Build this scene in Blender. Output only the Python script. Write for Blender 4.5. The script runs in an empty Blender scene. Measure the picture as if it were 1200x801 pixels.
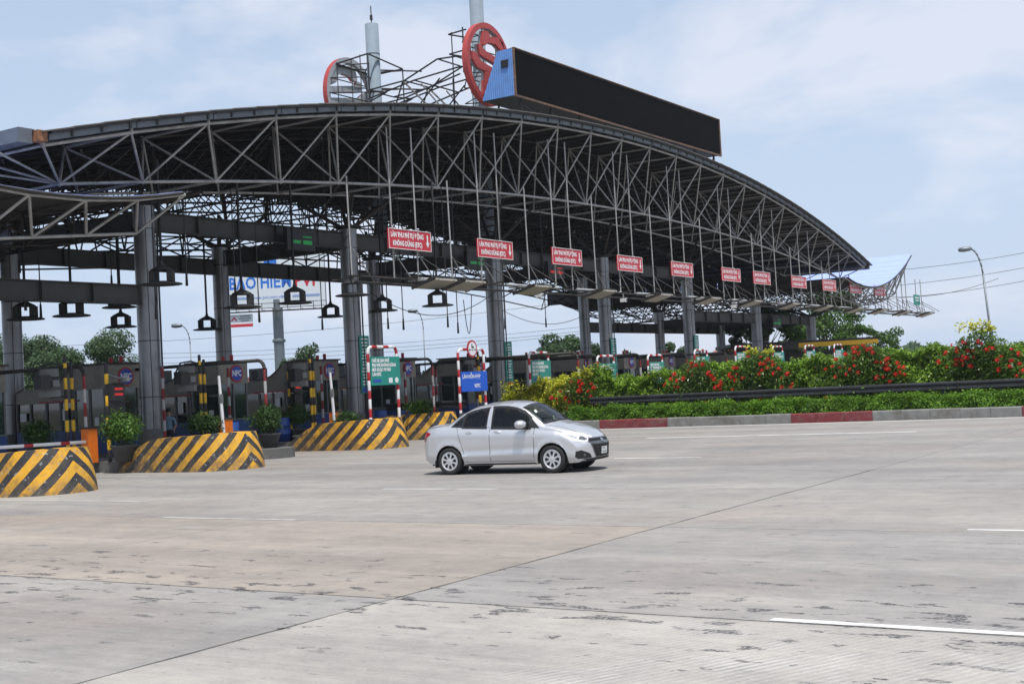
import bpy, bmesh, math, random
import numpy as np
from mathutils import Vector, Matrix
from mathutils.bvhtree import BVHTree
random.seed(7); np.random.seed(7)
C = bpy.context.scene.collection
sc = bpy.context.scene
PI = math.pi

# ------------------------------------------------------------------ camera
# World frame: +X = direction of travel of the lanes (to the right, towards the viewer),
# +Y = along the toll canopy (away to the right), Z up.  Metres.
HC = 1.95; FPX = 1500.0
PHI = math.radians(33.16); ROLL = math.radians(3.0); PIT = math.radians(1.94)
fh = Vector((-math.sin(PHI), math.cos(PHI), 0)); rt = Vector((math.cos(PHI), math.sin(PHI), 0)); up = Vector((0, 0, 1))
fw = fh*math.cos(PIT) + up*math.sin(PIT); u0 = up*math.cos(PIT) - fh*math.sin(PIT)
r2 = rt*math.cos(ROLL) - u0*math.sin(ROLL); u2 = u0*math.cos(ROLL) + rt*math.sin(ROLL)
cam = bpy.data.cameras.new('camera'); camo = bpy.data.objects.new('camera', cam); C.objects.link(camo)
camo.matrix_world = Matrix(((r2.x, u2.x, -fw.x, 0), (r2.y, u2.y, -fw.y, 0), (r2.z, u2.z, -fw.z, HC), (0, 0, 0, 1)))
cam.sensor_width = 36; cam.lens = FPX/1200*36; cam.clip_start = 0.1; cam.clip_end = 8000
sc.camera = camo

# ------------------------------------------------------------------ light
SUN = Vector((0.29, -0.27, 1.0)).normalized()
EL = math.asin(SUN.z); AZ = math.atan2(SUN.x, SUN.y)
w = bpy.data.worlds.new('World'); sc.world = w; w.use_nodes = True
nt = w.node_tree; nt.nodes.clear(); N = nt.nodes.new; Lk = nt.links.new
out = N('ShaderNodeOutputWorld'); bg = N('ShaderNodeBackground'); sky = N('ShaderNodeTexSky')
sky.sky_type = 'NISHITA'; sky.sun_disc = False; sky.sun_elevation = EL; sky.sun_rotation = AZ
sky.air_density = 1.0; sky.dust_density = 3.0; sky.ozone_density = 1.5
bg.inputs[1].default_value = 0.135
tc = N('ShaderNodeTexCoord'); mp = N('ShaderNodeMapping'); mp.inputs['Scale'].default_value = (1.0, 1.0, 2.6)
n1 = N('ShaderNodeTexNoise'); n1.inputs['Scale'].default_value = 3.6; n1.inputs['Detail'].default_value = 8; n1.inputs['Roughness'].default_value = .55
n1.inputs['Distortion'].default_value = .25
rp = N('ShaderNodeValToRGB'); rp.color_ramp.elements[0].position = .47; rp.color_ramp.elements[1].position = .60
rp.color_ramp.elements[0].color = (0, 0, 0, 1); rp.color_ramp.elements[1].color = (.58, .58, .58, 1)
mx = N('ShaderNodeMix'); mx.data_type = 'RGBA'
mx.inputs[7].default_value = (6.5, 6.6, 7.25, 1)
# high thin haze: the whole sky is milky
hz = N('ShaderNodeMix'); hz.data_type = 'RGBA'; hz.inputs[7].default_value = (4.75, 5.75, 7.3, 1)
sz = N('ShaderNodeSeparateXYZ'); hr = N('ShaderNodeMapRange'); hr.inputs[1].default_value = .0; hr.inputs[2].default_value = .75; hr.inputs[3].default_value = .90; hr.inputs[4].default_value = .25; Lk(tc.outputs['Generated'], sz.inputs[0]); Lk(sz.outputs['Z'], hr.inputs[0]); Lk(hr.outputs[0], hz.inputs[0])
Lk(tc.outputs['Generated'], mp.inputs[0]); Lk(mp.outputs[0], n1.inputs['Vector']); Lk(n1.outputs[0], rp.inputs[0])
Lk(sky.outputs[0], hz.inputs[6]); Lk(hz.outputs[2], mx.inputs[6]); Lk(rp.outputs[0], mx.inputs[0])
Lk(mx.outputs[2], bg.inputs[0]); Lk(bg.outputs[0], out.inputs[0])
sl = bpy.data.lights.new('sun', 'SUN'); sl.energy = 3.7; sl.angle = math.radians(.6); sl.color = (1, .965, .91)
so = bpy.data.objects.new('sun', sl); C.objects.link(so); so.rotation_euler = SUN.to_track_quat('Z', 'Y').to_euler(); so.location = (0, 0, 60)
sc.view_settings.view_transform = 'Standard'; sc.view_settings.look = 'None'; sc.view_settings.gamma = 1
sc.view_settings.exposure = 0.0; sc.view_settings.use_curve_mapping = False

# ------------------------------------------------------------------ materials
def nodes(m):
    m.use_nodes = True; t = m.node_tree
    return t, t.nodes['Principled BSDF'], t.nodes.new, t.links.new
def mat(name, col, rough=.6, metal=0, var=.12, scale=6, bump=0, spec=.5, coat=0, grime=0, tcol=None, trans=0):
    m = bpy.data.materials.new(name); t, b, n, l = nodes(m)
    b.inputs['Roughness'].default_value = rough; b.inputs['Metallic'].default_value = metal
    b.inputs['Specular IOR Level'].default_value = spec; b.inputs['Coat Weight'].default_value = coat
    if coat: b.inputs['Coat Roughness'].default_value = .04
    b.inputs['Base Color'].default_value = (*col, 1)
    if var or bump or grime:
        ge = n('ShaderNodeNewGeometry')
        ns = n('ShaderNodeTexNoise'); ns.inputs['Scale'].default_value = scale; ns.inputs['Detail'].default_value = 6
        ns.inputs['Roughness'].default_value = .65
        l(ge.outputs['Position'], ns.inputs['Vector'])
        r = n('ShaderNodeValToRGB'); e = r.color_ramp.elements
        e[0].position = .3; e[1].position = .7
        e[0].color = (*[c*(1-var) for c in col], 1); e[1].color = (*[min(1, c*(1+var)) for c in col], 1)
        l(ns.outputs[0], r.inputs[0]); last = r.outputs[0]
        if grime:
            n2 = n('ShaderNodeTexNoise'); n2.inputs['Scale'].default_value = 1.3; n2.inputs['Detail'].default_value = 9; n2.inputs['Roughness'].default_value = .72
            l(ge.outputs['Position'], n2.inputs['Vector'])
            r2_ = n('ShaderNodeValToRGB'); r2_.color_ramp.elements[0].position = .5; r2_.color_ramp.elements[1].position = .62
            mm = n('ShaderNodeMath'); mm.operation = 'MULTIPLY'; mm.inputs[1].default_value = grime
            l(n2.outputs[0], r2_.inputs[0]); l(r2_.outputs[0], mm.inputs[0])
            mi = n('ShaderNodeMix'); mi.data_type = 'RGBA'; mi.inputs[7].default_value = (*(tcol or (.06, .05, .04)), 1)
            l(mm.outputs[0], mi.inputs[0]); l(last, mi.inputs[6]); last = mi.outputs[2]
        l(last, b.inputs['Base Color'])
        if bump:
            bp = n('ShaderNodeBump'); bp.inputs['Strength'].default_value = bump; bp.inputs['Distance'].default_value = .02
            l(ns.outputs[0], bp.inputs['Height']); l(bp.outputs[0], b.inputs['Normal'])
    return m
def leafmat(name, c0, c1, rough=.5):
    m = bpy.data.materials.new(name); t, b, n, l = nodes(m)
    ge = n('ShaderNodeNewGeometry'); r = n('ShaderNodeValToRGB'); e = r.color_ramp.elements
    e[0].color = (*c0, 1); e[1].color = (*c1, 1); l(ge.outputs['Random Per Island'], r.inputs[0])
    ns = n('ShaderNodeTexNoise'); ns.inputs['Scale'].default_value = .9; ns.inputs['Detail'].default_value = 3; l(ge.outputs['Position'], ns.inputs['Vector'])
    r3 = n('ShaderNodeMapRange'); r3.inputs[1].default_value = .3; r3.inputs[2].default_value = .7; r3.inputs[3].default_value = .7; r3.inputs[4].default_value = 1.3
    l(ns.outputs[0], r3.inputs[0])
    vm = n('ShaderNodeVectorMath'); vm.operation = 'SCALE'; l(r.outputs[0], vm.inputs[0]); l(r3.outputs[0], vm.inputs['Scale'])
    l(vm.outputs[0], b.inputs['Base Color']); b.inputs['Roughness'].default_value = rough; b.inputs['Specular IOR Level'].default_value = .35
    tr = n('ShaderNodeBsdfTranslucent'); mxs = n('ShaderNodeMixShader'); mxs.inputs[0].default_value = .35
    l(vm.outputs[0], tr.inputs[0]); l(b.outputs[0], mxs.inputs[1]); l(tr.outputs[0], mxs.inputs[2])
    l(mxs.outputs[0], t.nodes['Material Output'].inputs[0])
    return m
def glassmat(name, col, rough=.04, spec=.8):
    m = bpy.data.materials.new(name); t, b, n, l = nodes(m)
    b.inputs['Base Color'].default_value = (*col, 1); b.inputs['Roughness'].default_value = rough; b.inputs['Specular IOR Level'].default_value = spec
    b.inputs['Coat Weight'].default_value = .5; b.inputs['Coat Roughness'].default_value = .02
    return m
def emit(name, col, s):
    m = bpy.data.materials.new(name); t, b, n, l = nodes(m)
    b.inputs['Base Color'].default_value = (*[c*.3 for c in col], 1); b.inputs['Emission Color'].default_value = (*col, 1); b.inputs['Emission Strength'].default_value = s
    return m

M = {}
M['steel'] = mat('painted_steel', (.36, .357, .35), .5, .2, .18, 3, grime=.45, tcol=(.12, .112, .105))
M['steel_dark'] = mat('dark_steel', (.036, .036, .036), .6, .2, .2, 3, grime=.4, tcol=(.10, .06, .04))  # colour lowered to deepen the shade under the canopy
M['column'] = mat('column_cladding', (.25, .253, .262), .32, .6, .1, 1.5, grime=.2)
M['seam'] = mat('seam_dark', (.03, .03, .035), .7)
M['beam'] = mat('beam_paint', (.055, .055, .054), .6, .1, .15, 2, grime=.3)  # darkened so the beams carry the canopy shade in their colour
M['roof_under'] = mat('roof_sheet_metal', (.14, .135, .122), .6, .05, .12, 1.2, bump=.1, grime=.35, tcol=(.12, .10, .08))  # sheet colour lowered to add shade to the roof underside
M['purlin'] = mat('purlin_steel', (.035, .035, .035), .6)
M['gutter'] = mat('gutter_blue_grey', (.13, .15, .175), .5, .2, .12, 2, grime=.45, tcol=(.06, .06, .06))
M['gutter_dark'] = mat('roof_edge_dark', (.04, .042, .046), .7, 0, .2, 2)
M['wing_top'] = mat('pale_blue_sheet', (.36, .45, .80), .75, 0, .04, 1.5, spec=.2)
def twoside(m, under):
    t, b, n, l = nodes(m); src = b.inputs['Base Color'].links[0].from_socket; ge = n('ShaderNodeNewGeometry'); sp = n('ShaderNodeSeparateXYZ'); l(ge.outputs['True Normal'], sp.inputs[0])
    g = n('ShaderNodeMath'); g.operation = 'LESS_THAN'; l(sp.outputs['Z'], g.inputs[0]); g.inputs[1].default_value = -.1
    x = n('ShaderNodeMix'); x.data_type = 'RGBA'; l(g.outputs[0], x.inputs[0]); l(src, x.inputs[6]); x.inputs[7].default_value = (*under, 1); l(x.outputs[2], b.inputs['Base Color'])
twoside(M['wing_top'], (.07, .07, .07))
M['rust'] = mat('rust', (.27, .12, .06), .85, 0, .5, 9, grime=.4)
M['rust_trim'] = mat('rusty_trim', (.17, .10, .065), .85, 0, .6, 7, grime=.7, tcol=(.06, .06, .06))
M['led_face'] = mat('led_face_black', (.004, .0045, .005), .9, 0, .4, 1.2, spec=.08)
M['blue_sheet'] = mat('blue_corrugated', (.12, .27, .60), .5, 0, .1, 3, grime=.2)
M['tower'] = mat('tower_grey_blue', (.20, .25, .30), .75, 0, .08, 1.2, grime=.15)
M['emblem_red'] = mat('emblem_red', (.42, .055, .05), .55, 0, .15, 4)
M['emblem_grey'] = mat('emblem_back', (.34, .36, .38), .6, 0, .1, 4)
M['sign_red'] = mat('sign_red', (.50, .020, .035), .45, 0, .06, 4)
M['sign_green'] = mat('sign_green', (.012, .24, .19), .45, 0, .06, 4)
M['sign_blue'] = mat('sign_blue', (.012, .10, .55), .45, 0, .05, 4)
M['white'] = mat('white_paint', (.74, .75, .76), .55, 0, .08, 5)
M['white_worn_shaded'] = mat('worn_shaded_white_paint', (.44, .44, .43), .6, 0, .12, 5, grime=.5, tcol=(.16, .15, .14))  # dirty white, dimmed to put the canopy shade into the stripes
M['red_worn_shaded'] = mat('worn_shaded_red_paint', (.24, .02, .025), .6, 0, .15, 5, grime=.4, tcol=(.07, .04, .04))  # dirty red with the shade under the canopy put into its colour
M['red_paint'] = mat('red_paint', (.40, .018, .025), .5, 0, .15, 5)
M['black'] = mat('black_paint', (.018, .018, .02), .55, 0, .2, 5)
M['yellow'] = mat('yellow_paint', (.72, .42, .015), .55, 0, .15, 5)
M['orange'] = mat('orange_paint', (.75, .17, .01), .5, 0, .1, 4)
M['beige'] = mat('booth_beige', (.25, .23, .19), .6, 0, .08, 2, grime=.3)
M['booth_blue'] = mat('booth_blue', (.012, .06, .22), .5, 0, .1, 3)
M['booth_grey'] = mat('booth_grey', (.15, .155, .155), .6, 0, .1, 3)
M['rail_white'] = mat('rail_pale', (.46, .47, .48), .5, 0, .1, 3, grime=.3)
M['panel'] = mat('lamp_panel', (.36, .34, .29), .55, 0, .06, 4)
M['logo_blue'] = mat('logo_blue', (.02, .07, .42), .4)
M['glass'] = glassmat('dark_glass', (.015, .02, .022))
M['glass_booth'] = glassmat('booth_glass', (.02, .035, .035), .06)
M['car_glass'] = glassmat('car_side_glass', (.02, .025, .028), .03, .7)
M['screen_glass'] = glassmat('windscreen_glass', (.09, .12, .13), .03, .9)
M['foliage_dark'] = leafmat('leaf_dark', (.02, .05, .012), (.06, .13, .025))
M['foliage_mid'] = leafmat('leaf_mid', (.035, .09, .012), (.11, .22, .025))
M['drum_blue'] = mat('drum_blue', (.01, .05, .24), .5, 0, .1, 4, grime=.4)
M['hedge'] = leafmat('leaf_hedge', (.028, .085, .006), (.28, .46, .035), .45)
M['hedge_yellow'] = leafmat('leaf_yellow', (.22, .28, .01), (.75, .72, .08), .4)
M['hedge_low'] = leafmat('leaf_low', (.05, .13, .008), (.17, .34, .02), .55)
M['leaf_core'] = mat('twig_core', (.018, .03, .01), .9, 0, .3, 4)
M['ixora'] = leafmat('leaf_ixora', (.018, .045, .010), (.13, .24, .03), .32)
M['far_leaf'] = leafmat('leaf_far', (.035, .07, .025), (.075, .14, .045))
M['flower'] = leafmat('flower_red', (.50, .012, .010), (.80, .06, .04), .7)
M['bark'] = mat('bark', (.12, .09, .06), .9, 0, .3, 8, bump=.5)
M['pot'] = mat('pot_dark', (.05, .05, .05), .7, 0, .2, 6)
M['concrete'] = mat('concrete_grey', (.13, .13, .125), .85, 0, .18, 3, bump=.2, grime=.6, tcol=(.10, .10, .095))
M['kerb_grey'] = mat('kerb_concrete', (.22, .22, .21), .85, 0, .2, 4, bump=.3, grime=.75, tcol=(.13, .12, .10))
M['kerb_red'] = mat('kerb_red_paint', (.19, .035, .04), .8, 0, .25, 4, bump=.2, grime=.7, tcol=(.20, .13, .12))
M['guard'] = mat('guardrail_dark', (.05, .055, .06), .5, .4, .3, 2)
M['soil'] = mat('soil', (.07, .055, .04), .95, 0, .3, 3)
M['earth'] = mat('far_ground', (.09, .10, .06), .95, 0, .3, .2)
M['lamp_black'] = mat('pendant_black', (.035, .035, .037), .6, .2, .2, 4)
M['lamp_glass'] = mat('pendant_under', (.35, .35, .33), .5)
M['pole_grey'] = mat('pole_galvanised', (.17, .20, .22), .45, .4, .1, 3)
M['skin'] = mat('skin', (.35, .2, .13), .6); M['shirt'] = mat('shirt_blue', (.16, .25, .34), .8); M['trouser'] = mat('trouser', (.02, .02, .03), .8); M['hair'] = mat('hair', (.01, .01, .01), .6)

# ------------------------------------------------------------------ mesh builder
class MB:
    def __init__(s): s.v = []; s.f = []; s.uv = None
    def add(s, vs, fs):
        o = len(s.v); s.v += [tuple(v) for v in vs]; s.f += [tuple(i+o for i in f) for f in fs]; return s
    def box(s, c, d, rz=0, mt=None):
        x, y, z = [a/2 for a in d]
        vs = [Vector((i*x, j*y, k*z)) for i in (-1, 1) for j in (-1, 1) for k in (-1, 1)]
        if rz: R = Matrix.Rotation(rz, 3, 'Z'); vs = [R @ v for v in vs]
        if mt is not None: vs = [mt @ v for v in vs]
        return s.add([v + Vector(c) for v in vs], [(0, 1, 3, 2), (4, 6, 7, 5), (0, 4, 5, 1), (2, 3, 7, 6), (0, 2, 6, 4), (1, 5, 7, 3)])
    def tube(s, p0, p1, r, n=6, r1=None, caps=True):
        p0 = Vector(p0); p1 = Vector(p1); d = (p1-p0)
        if d.length < 1e-6: return s
        q = d.to_track_quat('Z', 'Y'); r1 = r if r1 is None else r1
        vs = []
        for p, rr in ((p0, r), (p1, r1)):
            for i in range(n):
                a = 2*PI*i/n; vs.append(p + q @ Vector((math.cos(a)*rr, math.sin(a)*rr, 0)))
        fs = [(i, (i+1) % n, n+(i+1) % n, n+i) for i in range(n)]
        if caps: fs += [tuple(range(n-1, -1, -1)), tuple(range(n, 2*n))]
        return s.add(vs, fs)
    def path(s, pts, r, n=6):
        for a, b in zip(pts, pts[1:]): s.tube(a, b, r, n)
        return s
    def lathe(s, prof, n=24, ax='Z', c=(0, 0, 0)):
        vs = []
        for r, h in prof:
            for i in range(n):
                a = 2*PI*i/n; x, y = math.cos(a)*r, math.sin(a)*r
                vs.append({'Z': (x, y, h), 'X': (h, x, y), 'Y': (x, h, y)}[ax])
        vs = [(a+c[0], b+c[1], d+c[2]) for a, b, d in vs]
        fs = []
        for k in range(len(prof)-1):
            for i in range(n): fs.append((k*n+i, k*n+(i+1) % n, (k+1)*n+(i+1) % n, (k+1)*n+i))
        return s.add(vs, fs)
    def prism(s, pts, t, fn):   # pts 2D polygon, thickness t, fn(a,b,h)->xyz
        n = len(pts)
        vs = [fn(a, b, 0) for a, b in pts] + [fn(a, b, t) for a, b in pts]
        fs = [tuple(range(n-1, -1, -1)), tuple(range(n, 2*n))] + [(i, (i+1) % n, n+(i+1) % n, n+i) for i in range(n)]
        return s.add(vs, fs)
    def mesh(s, name, m, smooth=False):
        me = bpy.data.meshes.new(name); me.from_pydata(s.v, [], s.f); me.update()
        if smooth: me.polygons.foreach_set('use_smooth', [True]*len(me.polygons))
        if m: me.materials.append(m)
        return me
    def build(s, name, m, parent=None, smooth=False, loc=None):
        return link(name, s.mesh(name, m, smooth), parent, loc)
def link(name, me, parent=None, loc=None):
    o = bpy.data.objects.new(name, me); C.objects.link(o)
    if parent is not None: o.parent = parent
    if loc is not None: o.location = loc
    return o
def tag(o, label=None, cat=None, group=None, kind=None):
    if label: o['label'] = label
    if cat: o['category'] = cat
    if group: o['group'] = group
    if kind: o['kind'] = kind
    return o
def thing(name, label, cat, loc=(0, 0, 0), rz=0, group=None):
    o = bpy.data.objects.new(name, None); C.objects.link(o); o.location = loc; o.rotation_euler = (0, 0, rz); o.empty_display_size = .2
    return tag(o, label, cat, group)
def copy_tree(o, parent=None):
    c = o.copy(); C.objects.link(c)
    if parent is not None: c.parent = parent
    for ch in list(o.children): copy_tree(ch, c)
    return c
_bar = {}
def unitbar(m, n=6):
    k = (m.name, n)
    if k not in _bar: _bar[k] = MB().tube((0, 0, 0), (0, 0, 1), 1, n).mesh('bar', m, True)
    return _bar[k]
def barobj(name, p0, p1, r, m, parent, n=6):
    p0 = Vector(p0); p1 = Vector(p1); o = link(name, unitbar(m, n), parent); o.location = p0
    d = p1-p0; o.rotation_mode = 'QUATERNION'; o.rotation_quaternion = d.to_track_quat('Z', 'Y'); o.scale = (r, r, d.length); return o
_tx = {}
def textmesh(txt, size, m, align='LEFT', sx=1.0, off=0.0):
    k = (txt, size, m.name, align, sx)
    if k in _tx: return _tx[k]
    cu = bpy.data.curves.new('text', 'FONT'); cu.body = txt; cu.size = size; cu.align_x = align; cu.align_y = 'CENTER'; cu.offset = off; cu.resolution_u = 2
    o = bpy.data.objects.new('text', cu); C.objects.link(o); dg = bpy.context.evaluated_depsgraph_get(); dg.update()
    me = bpy.data.meshes.new_from_object(o.evaluated_get(dg)); bpy.data.objects.remove(o)
    # map: text x -> +Y, text y -> +Z, normal +X
    me.transform(Matrix(((0, 0, 1, 0), (sx, 0, 0, 0), (0, 1, 0, 0), (0, 0, 0, 1))))
    me.materials.clear(); me.materials.append(m); me.name = 'lettering'; _tx[k] = me; return me
def quads(name, cen, nrm, size, m, parent=None, aspect=.6, rnd=.6, kind=None):
    # leaf shaped quads: cen (n,3), nrm preferred normal (n,3), size (n,)
    n = len(cen); nn = nrm + np.random.normal(0, rnd, (n, 3)); nn /= np.linalg.norm(nn, axis=1)[:, None]+1e-9
    t = np.random.normal(0, 1, (n, 3)); t -= (t*nn).sum(1)[:, None]*nn; t /= np.linalg.norm(t, axis=1)[:, None]+1e-9
    b = np.cross(nn, t); s = size[:, None]
    v = np.stack([cen+t*s, cen+b*s*aspect+t*s*.1, cen-t*s, cen-b*s*aspect+t*s*.1], 1).reshape(-1, 3).astype(np.float32)
    me = bpy.data.meshes.new(name); me.vertices.add(4*n); me.vertices.foreach_set('co', v.ravel())
    me.loops.add(4*n); me.loops.foreach_set('vertex_index', np.arange(4*n, dtype=np.int32))
    me.polygons.add(n); me.polygons.foreach_set('loop_start', np.arange(0, 4*n, 4, dtype=np.int32))
    me.update(calc_edges=True); me.validate(); me.materials.append(m)
    return link(name, me, parent)
def ordn(i): return ['first', 'second', 'third', 'fourth', 'fifth', 'sixth', 'seventh', 'eighth', 'ninth', 'tenth', 'eleventh', 'twelfth', 'thirteenth', 'fourteenth', 'fifteenth', 'sixteenth'][i]

def under_slab_tone(x, y): return x < -29
# ================================================================== GROUND
def road_material():
    m = bpy.data.materials.new('worn_concrete'); t, b, n, l = nodes(m)
    ge = n('ShaderNodeNewGeometry'); oi = n('ShaderNodeObjectInfo')
    def noise(sc_, det=6, rough=.6, vec=None, dist=0):
        x = n('ShaderNodeTexNoise'); x.inputs['Scale'].default_value = sc_; x.inputs['Detail'].default_value = det; x.inputs['Roughness'].default_value = rough; x.inputs['Distortion'].default_value = dist
        l(vec or ge.outputs['Position'], x.inputs['Vector']); return x.outputs[0]
    def mapping(s, rz=0):
        x = n('ShaderNodeMapping'); x.inputs['Scale'].default_value = s; x.inputs['Rotation'].default_value = (0, 0, rz); l(ge.outputs['Position'], x.inputs[0]); return x.outputs[0]
    def ramp(f, stops):
        r = n('ShaderNodeValToRGB'); e = r.color_ramp.elements
        while len(e) < len(stops): e.new(.5)
        for q, (p, c) in zip(e, stops): q.position = p; q.color = (*c, 1) if len(c) == 3 else c
        l(f, r.inputs[0]); return r.outputs[0]
    def mixc(f, a, c, mode='MIX'):
        x = n('ShaderNodeMix'); x.data_type = 'RGBA'; x.blend_type = mode
        if isinstance(f, float): x.inputs[0].default_value = f
        else: l(f, x.inputs[0])
        l(a, x.inputs[6])
        if isinstance(c, tuple): x.inputs[7].default_value = (*c, 1)
        else: l(c, x.inputs[7])
        return x.outputs[2]
    def math_(op, a, c):
        x = n('ShaderNodeMath'); x.operation = op
        for i, q in enumerate((a, c)):
            if isinstance(q, (int, float)): x.inputs[i].default_value = q
            else: l(q, x.inputs[i])
        return x.outputs[0]
    # slab tint carried by the object colour
    base = oi.outputs['Color']
    tone = ramp(noise(.35, 5, .6), [(.3, (.86, .86, .87)), (.7, (1.12, 1.11, 1.09))])
    col = mixc(1.0, base, tone, 'MULTIPLY')
    # wheel-polished streaks running along the lanes
    st = ramp(noise(1.0, 5, .6, mapping((.035, .75, 1))), [(.35, (.74, .74, .76)), (.62, (1.10, 1.10, 1.09))])
    col = mixc(.55, col, st, 'MULTIPLY')
    st2 = ramp(noise(1.0, 7, .7, mapping((.25, 5.0, 1))), [(.32, (.90, .90, .90)), (.68, (1.07, 1.07, 1.07))])
    col = mixc(.7, col, st2, 'MULTIPLY')
    # pinkish dust
    col = mixc(math_('MULTIPLY', ramp(noise(.22, 3, .5), [(.5, (0, 0, 0)), (.7, (1, 1, 1))]), .30), col, (.31, .245, .205))
    # crisp mid-size mottling, scuffs and pits
    col = mixc(.9, col, ramp(noise(2.2, 12, .82), [(.36, (.84, .84, .85)), (.5, (1, 1, 1)), (.64, (1.13, 1.12, 1.10))]), 'MULTIPLY')
    col = mixc(.8, col, ramp(noise(1.0, 12, .85, mapping((1.2, 9.0, 1), .06)), [(.38, (.86, .86, .87)), (.52, (1, 1, 1)), (.66, (1.12, 1.12, 1.11))]), 'MULTIPLY')
    pit = ramp(noise(9, 4, .6, mapping((.6, 1.5, 1))), [(.66, (1, 1, 1)), (.69, (.62, .62, .63))])
    col = mixc(.8, col, pit, 'MULTIPLY')
    scr = ramp(noise(1.0, 9, .8, mapping((.5, 16, 1), -.10)), [(.63, (0, 0, 0)), (.66, (1, 1, 1))])
    col = mixc(math_('MULTIPLY', scr, .30), col, (.48, .475, .46))
    # fine aggregate
    col = mixc(.6, col, ramp(noise(38, 4, .7), [(.3, (.82, .82, .82)), (.7, (1.15, 1.15, 1.15))]), 'MULTIPLY')
    # tar and oil patches, elongated along the lanes and mostly near joints
    sp = n('ShaderNodeSeparateXYZ'); l(ge.outputs['Position'], sp.inputs[0])
    pn = ramp(noise(1.0, 6, .62, mapping((1.1, 3.6, 1)), .3), [(.655, (0, 0, 0)), (.68, (1, 1, 1))])
    dy = math_('ABSOLUTE', math_('SUBTRACT', sp.outputs['Y'], 9.6), 0.0)
    near = n('ShaderNodeMapRange'); near.inputs[1].default_value = .3; near.inputs[2].default_value = 3.2; near.inputs[3].default_value = 1.0; near.inputs[4].default_value = 0.0; l(dy, near.inputs[0])
    pn2 = math_('ADD', noise(1.0, 6, .62, mapping((2.0, 4.6, 1)), .35), math_('MULTIPLY', near.outputs[0], .105))
    patch = ramp(pn2, [(.672, (0, 0, 0)), (.70, (1, 1, 1))])
    pk = math_('MAXIMUM', math_('MULTIPLY', pn, .75), patch)
    pk = math_('MULTIPLY', pk, ramp(noise(30, 3, .7), [(.40, (.15, .15, .15)), (.52, (1, 1, 1))]))
    col = mixc(math_('MULTIPLY', pk, .9), col, (.045, .045, .052))
    small = ramp(noise(1.0, 3, .5, mapping((3.0, 7.0, 1))), [(.735, (0, 0, 0)), (.75, (1, 1, 1))])
    col = mixc(math_('MULTIPLY', small, .6), col, (.09, .09, .1))
    # pale cement smears
    col = mixc(math_('MULTIPLY', ramp(noise(1.0, 7, .7, mapping((.35, 1.1, 1))), [(.60, (0, 0, 0)), (.68, (1, 1, 1))]), .35), col, (.42, .415, .40))
    # cracks
    vo = n('ShaderNodeTexVoronoi'); vo.feature = 'DISTANCE_TO_EDGE'; vo.inputs['Scale'].default_value = .13; vo.inputs['Randomness'].default_value = 1
    dv = n('ShaderNodeVectorMath'); dv.operation = 'ADD'; nz = n('ShaderNodeTexNoise'); nz.inputs['Scale'].default_value = .8; nz.inputs['Detail'].default_value = 8
    l(ge.outputs['Position'], nz.inputs['Vector']); l(ge.outputs['Position'], dv.inputs[0]); l(nz.outputs['Color'], dv.inputs[1]); l(dv.outputs[0], vo.inputs['Vector'])
    ck = ramp(vo.outputs['Distance'], [(.0, (1, 1, 1)), (.0022, (0, 0, 0))])
    col = mixc(math_('MULTIPLY', ck, .10), col, (.12, .12, .12))
    GROOVE_HOOK = col
    b.inputs['Roughness'].default_value = .82; b.inputs['Specular IOR Level'].default_value = .3
    # tined grooves in the near right slab (Y < 9.5, X > -5)
    wv = n('ShaderNodeTexWave'); wv.wave_type = 'BANDS'; wv.bands_direction = 'X'; wv.inputs['Scale'].default_value = 4.2; wv.inputs['Distortion'].default_value = .3
    l(mapping((1, 1, 1), .45), wv.inputs['Vector'])
    gx = n('ShaderNodeMapRange'); gx.inputs[1].default_value = -5.4; gx.inputs[2].default_value = -4.2; l(sp.outputs['X'], gx.inputs[0])
    gy = n('ShaderNodeMapRange'); gy.inputs[1].default_value = 10.2; gy.inputs[2].default_value = 8.6; l(sp.outputs['Y'], gy.inputs[0])
    gm = math_('MULTIPLY', math_('MULTIPLY', gx.outputs[0], gy.outputs[0]), math_('ADD', noise(1.2, 4, .6), .1))
    pal = math_('MULTIPLY', math_('MULTIPLY', gm, ramp(wv.outputs['Fac'], [(.45, (0, 0, 0)), (.7, (1, 1, 1))])), ramp(noise(.9, 5, .7), [(.50, (.25, .25, .25)), (.62, (1.6, 1.6, 1.6))]))
    col = mixc(math_('MULTIPLY', pal, .55), col, (.60, .595, .58))
    l(col, b.inputs['Base Color'])
    hgt = math_('ADD', math_('MULTIPLY', math_('MULTIPLY', wv.outputs['Fac'], gm), 1.6), math_('MULTIPLY', noise(25, 5, .7), .5))
    bp = n('ShaderNodeBump'); bp.inputs['Strength'].default_value = .35; bp.inputs['Distance'].default_value = .012
    l(hgt, bp.inputs['Height']); l(bp.outputs[0], b.inputs['Normal'])
    return m
M['road'] = road_material()
M['joint'] = mat('joint_sealant', (.045, .045, .05), .8, 0, .3, 8)
M['marking_worn'] = mat('worn_road_paint', (.55, .55, .53), .7, 0, .1, 6, grime=.85, tcol=(.33, .32, .31))
M['marking'] = mat('road_paint', (.74, .74, .72), .6, 0, .1, 6, grime=.6, tcol=(.36, .35, .34))

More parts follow.
